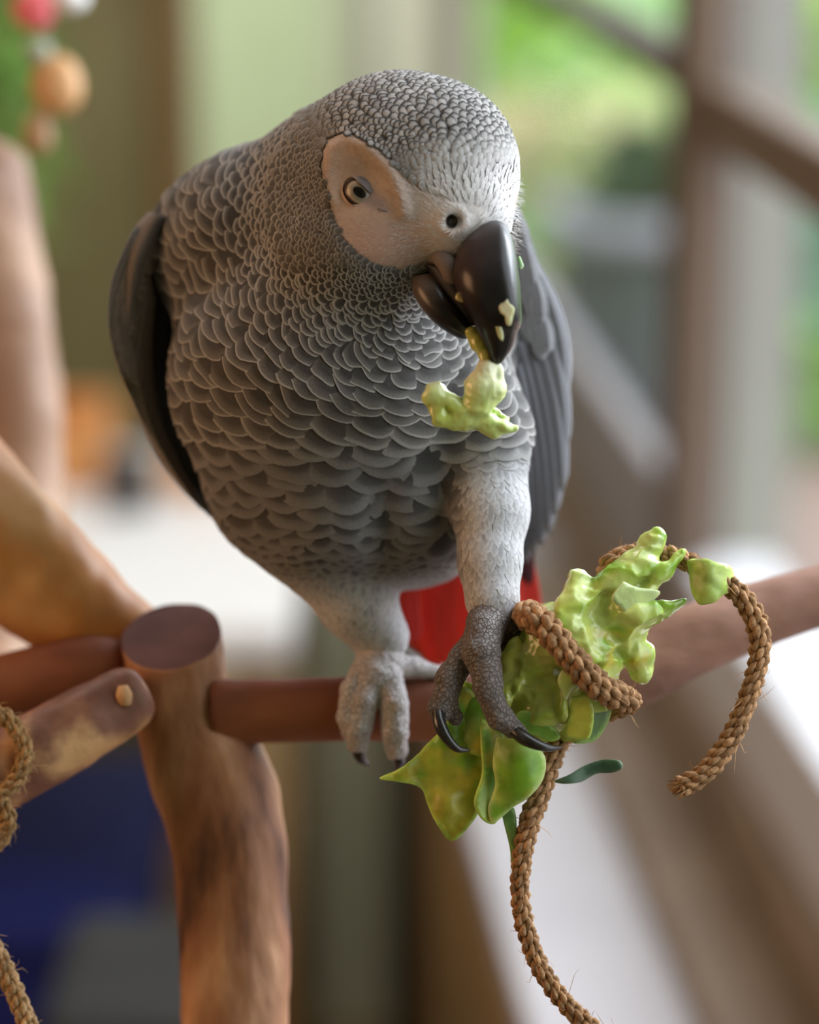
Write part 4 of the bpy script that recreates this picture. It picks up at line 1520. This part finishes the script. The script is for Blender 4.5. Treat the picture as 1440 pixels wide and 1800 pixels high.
def unit(a0, a1, mat, label, lat0=0.176):
    t = thing('bench_cabinet', label, 'cabinet')
    z1 = CZ - 0.665
    wbox('carcass', a0, a1, lat0 + 0.012, LW - 0.004, 0.0, z1, mat, t)
    wbox('door', a0 + 0.004, a1 - 0.004, lat0, lat0 + 0.011, 0.06, z1 - 0.005, mat, t, bevel=0.003)
    return t


unit(0.9, 1.86, M['brown_ply'], 'olive brown cabinet under the white bench top')
unit(1.864, 2.25, M['dark_ply'], 'narrow dark cabinet at the far end of the bench')
box('sage_cabinet', -0.20, -0.015, 2.02, 2.4, 0, 0.72, M['sage'], label='sage green cabinet standing beyond the dark cabinet', cat='cabinet')
wbox('tan_plank', 0.3, 2.0, 0.262, LW - 0.014, CZ - 0.64, CZ - 0.622, M['tan_board'], label='tan wooden plank lying along the window side of the bench', cat='plank')

# white table at the left with things on it
tb = thing('white_table', 'white table with tan legs, beyond the left branch', 'table')
TZ = 0.80
box('tabletop', -1.1, -0.085, 1.10, 1.62, TZ - 0.03, TZ, M['white'], tb, bevel=0.006)
for (x, y) in ((-0.11, 1.14), (-0.11, 1.58), (-1.06, 1.14), (-1.06, 1.58)):
    box('leg', x - 0.022, x + 0.022, y - 0.022, y + 0.022, 0, TZ - 0.03, M['brown_ply'], tb)
for (x0, x1, y, lab) in ((-0.37, -0.265, 1.62, 'left'), (-0.205, -0.10, 1.60, 'right')):
    t = thing('wooden_tray', 'orange wooden box on the white table, %s of the black cup' % lab, 'box')
    y0, y1, z0, z1 = y - 0.16, y - 0.03, TZ, TZ + 0.055
    box('box_base', x0, x1, y0, y1, z0, z0 + 0.008, M['orange'], t, bevel=0.001)
    for bx in ((x0, x1, y0, y0 + 0.008), (x0, x1, y1 - 0.008, y1), (x0, x0 + 0.008, y0 + 0.008, y1 - 0.008), (x1 - 0.008, x1, y0 + 0.008, y1 - 0.008)):
        box('box_side', *bx, z0 + 0.008, z1, M['orange'], t, bevel=0.001)
mbb = MB()
prof = [(0.001, 0.002), (0.017, 0.0), (0.02, 0.03), (0.022, 0.045), (0.0195, 0.045), (0.0175, 0.006), (0.001, 0.006)]


def lathe(prof, c, n=32):
    V, F = [], []
    for (r, z) in prof:
        for j in range(n):
            a = 2 * PI * j / n
            V.append((c[0] + r * math.cos(a), c[1] + r * math.sin(a), c[2] + z))
    for i in range(len(prof) - 1):
        for j in range(n):
            k = (j + 1) % n
            F.append((i * n + j, i * n + k, (i + 1) * n + k, (i + 1) * n + j))
    F.append(tuple(range(n))[::-1])
    F.append(tuple((len(prof) - 1) * n + j for j in range(n)))
    return V, F


V, F = lathe(prof, (-0.235, 1.40, TZ))
link('black_cup', mesh('black_cup', V, F, world=True), M['black'], label='small black cup between the two orange boxes', cat='cup')

# navy bin under the table
bn = thing('storage_bin', 'navy blue plastic bin under the white table', 'bin')
BX0, BX1, BY0, BY1, BZ = -0.75, -0.215, 1.15, 1.5, 0.545


def tapered(x0, x1, y0, y1, z0, z1, k):
    xc, yc = (x0 + x1) / 2, (y0 + y1) / 2
    V = []
    for z, s in ((z0, k), (z1, 1.0)):
        V += [(xc + (x - xc) * s, yc + (y - yc) * s, z) for x, y in ((x0, y0), (x1, y0), (x1, y1), (x0, y1))]
    for z, s in ((z1, 0.97), (z0 + 0.02, k * 0.97)):
        V += [(xc + (x - xc) * s, yc + (y - yc) * s, z) for x, y in ((x0, y0), (x1, y0), (x1, y1), (x0, y1))]
    F = [(3, 2, 1, 0)]
    for a in (0, 4, 8):
        for j in range(4):
            k2 = (j + 1) % 4
            F.append((a + j, a + k2, a + 4 + k2, a + 4 + j))
    F.append((12, 13, 14, 15))
    return V, F


V, F = tapered(BX0, BX1, BY0, BY1, 0.0, BZ - 0.03, 0.9)
link('bin_body', mesh('bin_body', V, F, smooth=False, world=True), M['blue'], bn)
box('bin_rim', BX0 - 0.01, BX1 + 0.01, BY0 - 0.01, BY1 + 0.01, BZ - 0.03, BZ, M['blue'], bn, bevel=0.008)
# small grey stool in front of the bin
st = thing('footstool', 'small grey padded stool behind the wooden post, in front of the navy bin', 'stool')
box('seat', -0.215, -0.085, 0.68, 0.84, 0.655, 0.70, M['greycloth'], st, bevel=0.015)
for (x, y) in ((-0.2, 0.695), (-0.1, 0.695), (-0.2, 0.825), (-0.1, 0.825)):
    box('leg', x - 0.009, x + 0.009, y - 0.009, y + 0.009, 0, 0.66, M['dark_ply'], st, bevel=0.002)

# hanging toy, upper left
toy = thing('hanging_toy', 'blurred hanging bird toy of pink, white and tan wooden beads', 'bird toy')


def blob(name, u, v, w, ru, rv, rw, mat, parent, seed=1):
    n, mrow = 24, 14
    V, F = [], []
    for i in range(mrow + 1):
        th = PI * i / mrow
        for j in range(n):
            ph = 2 * PI * j / n
            V.append((u + ru * math.sin(th) * math.cos(ph), v + rv * math.cos(th), w + rw * math.sin(th) * math.sin(ph)))
    V = np.array(V)
    V += (vnoise(V, ru * 1.2, seed) * ru * 0.12)[:, None] * (V - np.array([u, v, w])) / ru
    for i in range(mrow):
        for j in range(n):
            k = (j + 1) % n
            F.append((i * n + j, i * n + k, (i + 1) * n + k, (i + 1) * n + j))
    return link(name, mesh(name, V, F), mat, parent)


blob('pink_bead', 62, 14, 2000, 36, 38, 36, simple('pink_paint', (0.75, 0.14, 0.16), 0.4), toy, 2)
blob('white_bead', 120, -4, 2000, 32, 26, 32, M['white'], toy, 3)
blob('grey_bead', 66, 92, 2000, 26, 24, 26, simple('grey_green', (0.3, 0.34, 0.24), 0.6), toy, 4)
blob('wooden_bead', 100, 150, 2000, 46, 52, 46, noisy('bead_wood', [(0.5, 0.26, 0.1), (0.62, 0.36, 0.16)], 20, 0.5), toy, 5)
blob('wooden_bead', 66, 232, 2000, 26, 42, 26, noisy('bead_wood_dark', [(0.3, 0.17, 0.08), (0.4, 0.24, 0.12)], 20, 0.5), toy, 6)
V, F = tube_arrays([(80, -2600, 2000), (80, -200, 2000), (80, 100, 2000), (74, 270, 2000)], 3, 6)
link('string', mesh('string', V, F), M['tan_board'], toy)
ip = thing('indoor_plant', 'blurred green leafy plant at the upper left edge behind the hanging toy', 'plant')
c = W1(-14, 150, 12200)
V, F = lathe([(0.001, 0.0), (0.09, 0.0), (0.12, 0.22), (0.105, 0.22), (0.1, 0.19), (0.001, 0.19)], (c[0], c[1], 0.0))
link('plant_pot', mesh('plant_pot', V, F, world=True), M['black'], ip)
V, F = tube_arrays([(c[0], c[1], 0.18), (c[0] + 0.01, c[1], 0.6), (c[0], c[1], c[2] + 0.1)], 0.008, 8)
link('stem', mesh('stem', V, F, world=True), M['wood'], ip)
Vs, Fs = [], []
r2 = np.random.default_rng(5)
for i in range(260):
    p = c + r2.normal(size=3) * np.array([0.028, 0.03, 0.09])
    ax = r2.normal(size=3)
    ax /= np.linalg.norm(ax)
    sd = np.cross(ax, r2.normal(size=3))
    sd /= np.linalg.norm(sd)
    k0 = len(Vs)
    Vs += [p, p + ax * 0.02 + sd * 0.01, p + ax * 0.045, p + ax * 0.02 - sd * 0.01]
    Fs.append((k0, k0 + 1, k0 + 2, k0 + 3))
link('foliage', mesh('foliage', Vs, Fs, world=True), simple('indoor_leaf', (0.16, 0.34, 0.05), 0.5), ip, kind='stuff')
# window behind the toy at the far left of the partition: potted greenery
# ------------------------------------------------------------------ garden
M['terrace'] = noisy('terrace_tiles', [(0.25, 0.165, 0.135), (0.3, 0.21, 0.17)], 3, 0.8)
V, F = [], []
a = [wl(-2, LW + 0.12), wl(30, LW + 0.12), wl(30, 14), wl(-2, 14)]
V = [(p[0], p[1], 0.30) for p in a] + [(p[0], p[1], 0.2) for p in a]
F = [(0, 3, 2, 1), (4, 5, 6, 7), (0, 1, 5, 4), (1, 2, 6, 5), (2, 3, 7, 6), (3, 0, 4, 7)]
link('terrace', mesh('terrace', V, F, smooth=False, world=True), M['terrace'], kind='structure')
M['lawn'] = noisy('lawn_grass', [(0.12, 0.25, 0.04), (0.25, 0.42, 0.1)], 8, 0.9)
a = [wl(4.2, LW + 0.12), wl(29, LW + 0.12), wl(29, 13), wl(4.2, 13)]
V = [(p[0], p[1], 0.31) for p in a] + [(p[0], p[1], 0.295) for p in a]
link('lawn', mesh('lawn', V, F, smooth=False, world=True), M['lawn'], kind='structure')
q = wl(2.62, LW + 0.115)
M['post_grey'] = simple('post_paint', (0.27, 0.27, 0.24), 0.6)
pp = thing('porch_post', 'pale grey porch post outside, just right of the brown mullion', 'post')
wbox('shaft', 2.55, 2.66, 0.555, 0.628, 0.36, 2.9, M['post_grey'], pp, bevel=0.006)
wbox('plinth', 2.53, 2.68, 0.540, 0.643, 0.30, 0.36, M['post_grey'], pp, bevel=0.006)

# dark planter with shrub
pot = thing('planter', 'large dark grey planter with pale rim outside the window', 'planter')


def inv(u, v, d):
    """point at depth d (metres along the view axis) seen at (u, v)"""
    return W1(u, v, d / S - FPX)


pc = inv(1130, 600, 3.6)
pz = inv(1130, 372, 3.5)[2]
prof = [(0.001, 0.0), (0.085, 0.0), (0.12, pz - 0.30 - 0.035), (0.124, pz - 0.30 - 0.03)]
V, F = lathe([(0.001, 0.0), (0.10, 0.0), (0.128, pz - 0.335), (0.10, pz - 0.335), (0.09, pz - 0.36), (0.001, pz - 0.36)], (pc[0], pc[1], 0.30), 40)
link('pot_body', mesh('pot_body', V, F, world=True), simple('pot_grey', (0.035, 0.042, 0.045), 0.7), pot)
V, F = lathe([(0.112, pz - 0.335), (0.142, pz - 0.335), (0.146, pz - 0.30), (0.112, pz - 0.30), (0.112, pz - 0.335)], (pc[0], pc[1], 0.30), 40)
link('pot_rim', mesh('pot_rim', V, F, world=True), simple('rim_grey', (0.28, 0.28, 0.33), 0.5), pot)


def leaf_mat(name, c, emis=None):
    m, nt, b = mat_new(name, 0.5, c, spec=0.3)
    add_noise(m, nt, b, 6, 0.35)
    b.inputs['Transmission Weight'].default_value = 0.0
    b.inputs['Subsurface Weight'].default_value = 0.0
    return m


LM = dict(bright=leaf_mat('leaf_lime', (0.36, 0.6, 0.04)), mid=leaf_mat('leaf_mid', (0.25, 0.46, 0.12)), dark=leaf_mat('leaf_dark', (0.06, 0.12, 0.06)),
          pale=leaf_mat('leaf_pale', (0.55, 0.72, 0.42)), teal=leaf_mat('leaf_teal', (0.22, 0.42, 0.32)), cream=leaf_mat('petal_cream', (0.85, 0.75, 0.45)), peach=leaf_mat('petal_peach', (0.85, 0.55, 0.4)),
          sagey=leaf_mat('leaf_sagey', (0.3, 0.38, 0.22)))


def shrub(name, u, v, d, ru, rv, kinds, label, n=420, lsz=0.05, seed=0):
    """a shrub with its crown centred where (u, v, depth d) lies; ru, rv its half sizes in metres"""
    r2 = np.random.default_rng(seed)
    c = inv(u, v, d)
    t = thing(name, label, 'shrub', None)
    V, F = tube_arrays([(c[0], c[1], 0.29), (c[0] + 0.02, c[1], (0.3 + c[2]) / 2), (c[0], c[1], c[2])], 0.02, 8)
    link('stem', mesh('stem', V, F, world=True), M['frame'], t)
    for ki, (kind, share) in enumerate(kinds):
        Vs, Fs = [], []
        k0 = 0
        for i in range(int(n * share)):
            dd = r2.normal(size=3)
            dd /= np.linalg.norm(dd)
            rr = r2.uniform(0.45, 1.0) ** 0.5
            p = c + dd * np.array([ru, ru, rv]) * rr
            if p[2] < 0.33:
                continue
            ax = r2.normal(size=3) + dd * 0.6
            ax /= np.linalg.norm(ax)
            sd = np.cross(ax, r2.normal(size=3))
            sd /= np.linalg.norm(sd)
            nm = np.cross(ax, sd)
            L = lsz * r2.uniform(0.7, 1.3)
            w = L * 0.32
            Vs += [p, p + ax * L * 0.5 + sd * w + nm * w * 0.3, p + ax * L, p + ax * L * 0.5 - sd * w + nm * w * 0.3, p + ax * L * 0.5]
            Fs += [(k0, k0 + 1, k0 + 4), (k0 + 1, k0 + 2, k0 + 4), (k0 + 2, k0 + 3, k0 + 4), (k0 + 3, k0, k0 + 4)]
            k0 += 5
        link('foliage', mesh('foliage', np.array(Vs), Fs, world=True), LM[kind], t, kind='stuff')


shrub('garden_shrub', 900, 40, 6.2, 0.20, 0.22, [('bright', 1.0), ('mid', .3)], 'bright lime green shrub at the top, right of the parrot head', 500, 0.08, 1)
shrub('garden_shrub', 1090, 60, 7.0, 0.24, 0.26, [('pale', 1.0), ('mid', .25)], 'pale green shrub left of the brown mullion at the top', 500, 0.08, 2)
shrub('garden_shrub', 1010, 190, 5.6, 0.16, 0.12, [('bright', .4), ('pale', .4), ('mid', .3)], 'mixed green shrub in the middle of the window bay', 420, 0.06, 3)
shrub('garden_shrub', 1125, 250, 4.9, 0.14, 0.09, [('cream', .7), ('pale', .4), ('mid', .1)], 'cream flowering shrub above the dark planter', 420, 0.05, 4)
shrub('garden_shrub', 915, 300, 5.0, 0.09, 0.12, [('cream', .4), ('peach', .35), ('pale', .4)], 'peach and cream flowering shrub beside the parrot cheek', 420, 0.05, 5)
shrub('garden_shrub', 960, 420, 4.6, 0.09, 0.06, [('mid', 1.0), ('peach', .2)], 'low mid-green shrub left of the planter', 260, 0.05, 6)
shrub('potted_plant', 1130, 320, 3.62, 0.07, 0.05, [('dark', 1.0)], 'dark low plant growing in the grey planter', 260, 0.05, 7)
shrub('garden_shrub', 1430, 60, 6.0, 0.16, 0.2, [('bright', .8), ('cream', .2)], 'lime shrub at the upper right corner of the picture', 300, 0.07, 8)
shrub('garden_shrub', 1430, 420, 5.2, 0.14, 0.26, [('teal', 1.2)], 'blue-green shrub at the right edge beyond the post', 500, 0.06, 9)
shrub('garden_shrub', 1430, 700, 4.3, 0.10, 0.10, [('bright', .5), ('mid', .4), ('dark', .3)], 'low yellow-green shrub at the right edge beyond the post', 300, 0.05, 10)
# hedge behind everything
for k, (u, v, d, kind, lab) in enumerate([(800, 30, 8.4, 'mid', 'tall green hedge shrub just right of the parrot crown'), (960, 10, 9.2, 'bright', 'tall lime hedge shrub in the middle of the far window bay'),
                                          (1120, 20, 8.4, 'pale', 'tall pale green hedge shrub behind the window cross rail'), (1440, 120, 8.4, 'teal', 'tall blue-green hedge shrub at the right edge'), (1290, 60, 9.2, 'mid', 'tall green hedge shrub behind the porch post')]):
    shrub('hedge_shrub', u, v, d, 0.17, 0.55, [(kind, 1.0), ('sagey', .4), ('pale', .2)], lab, 900, 0.12, 20 + k)
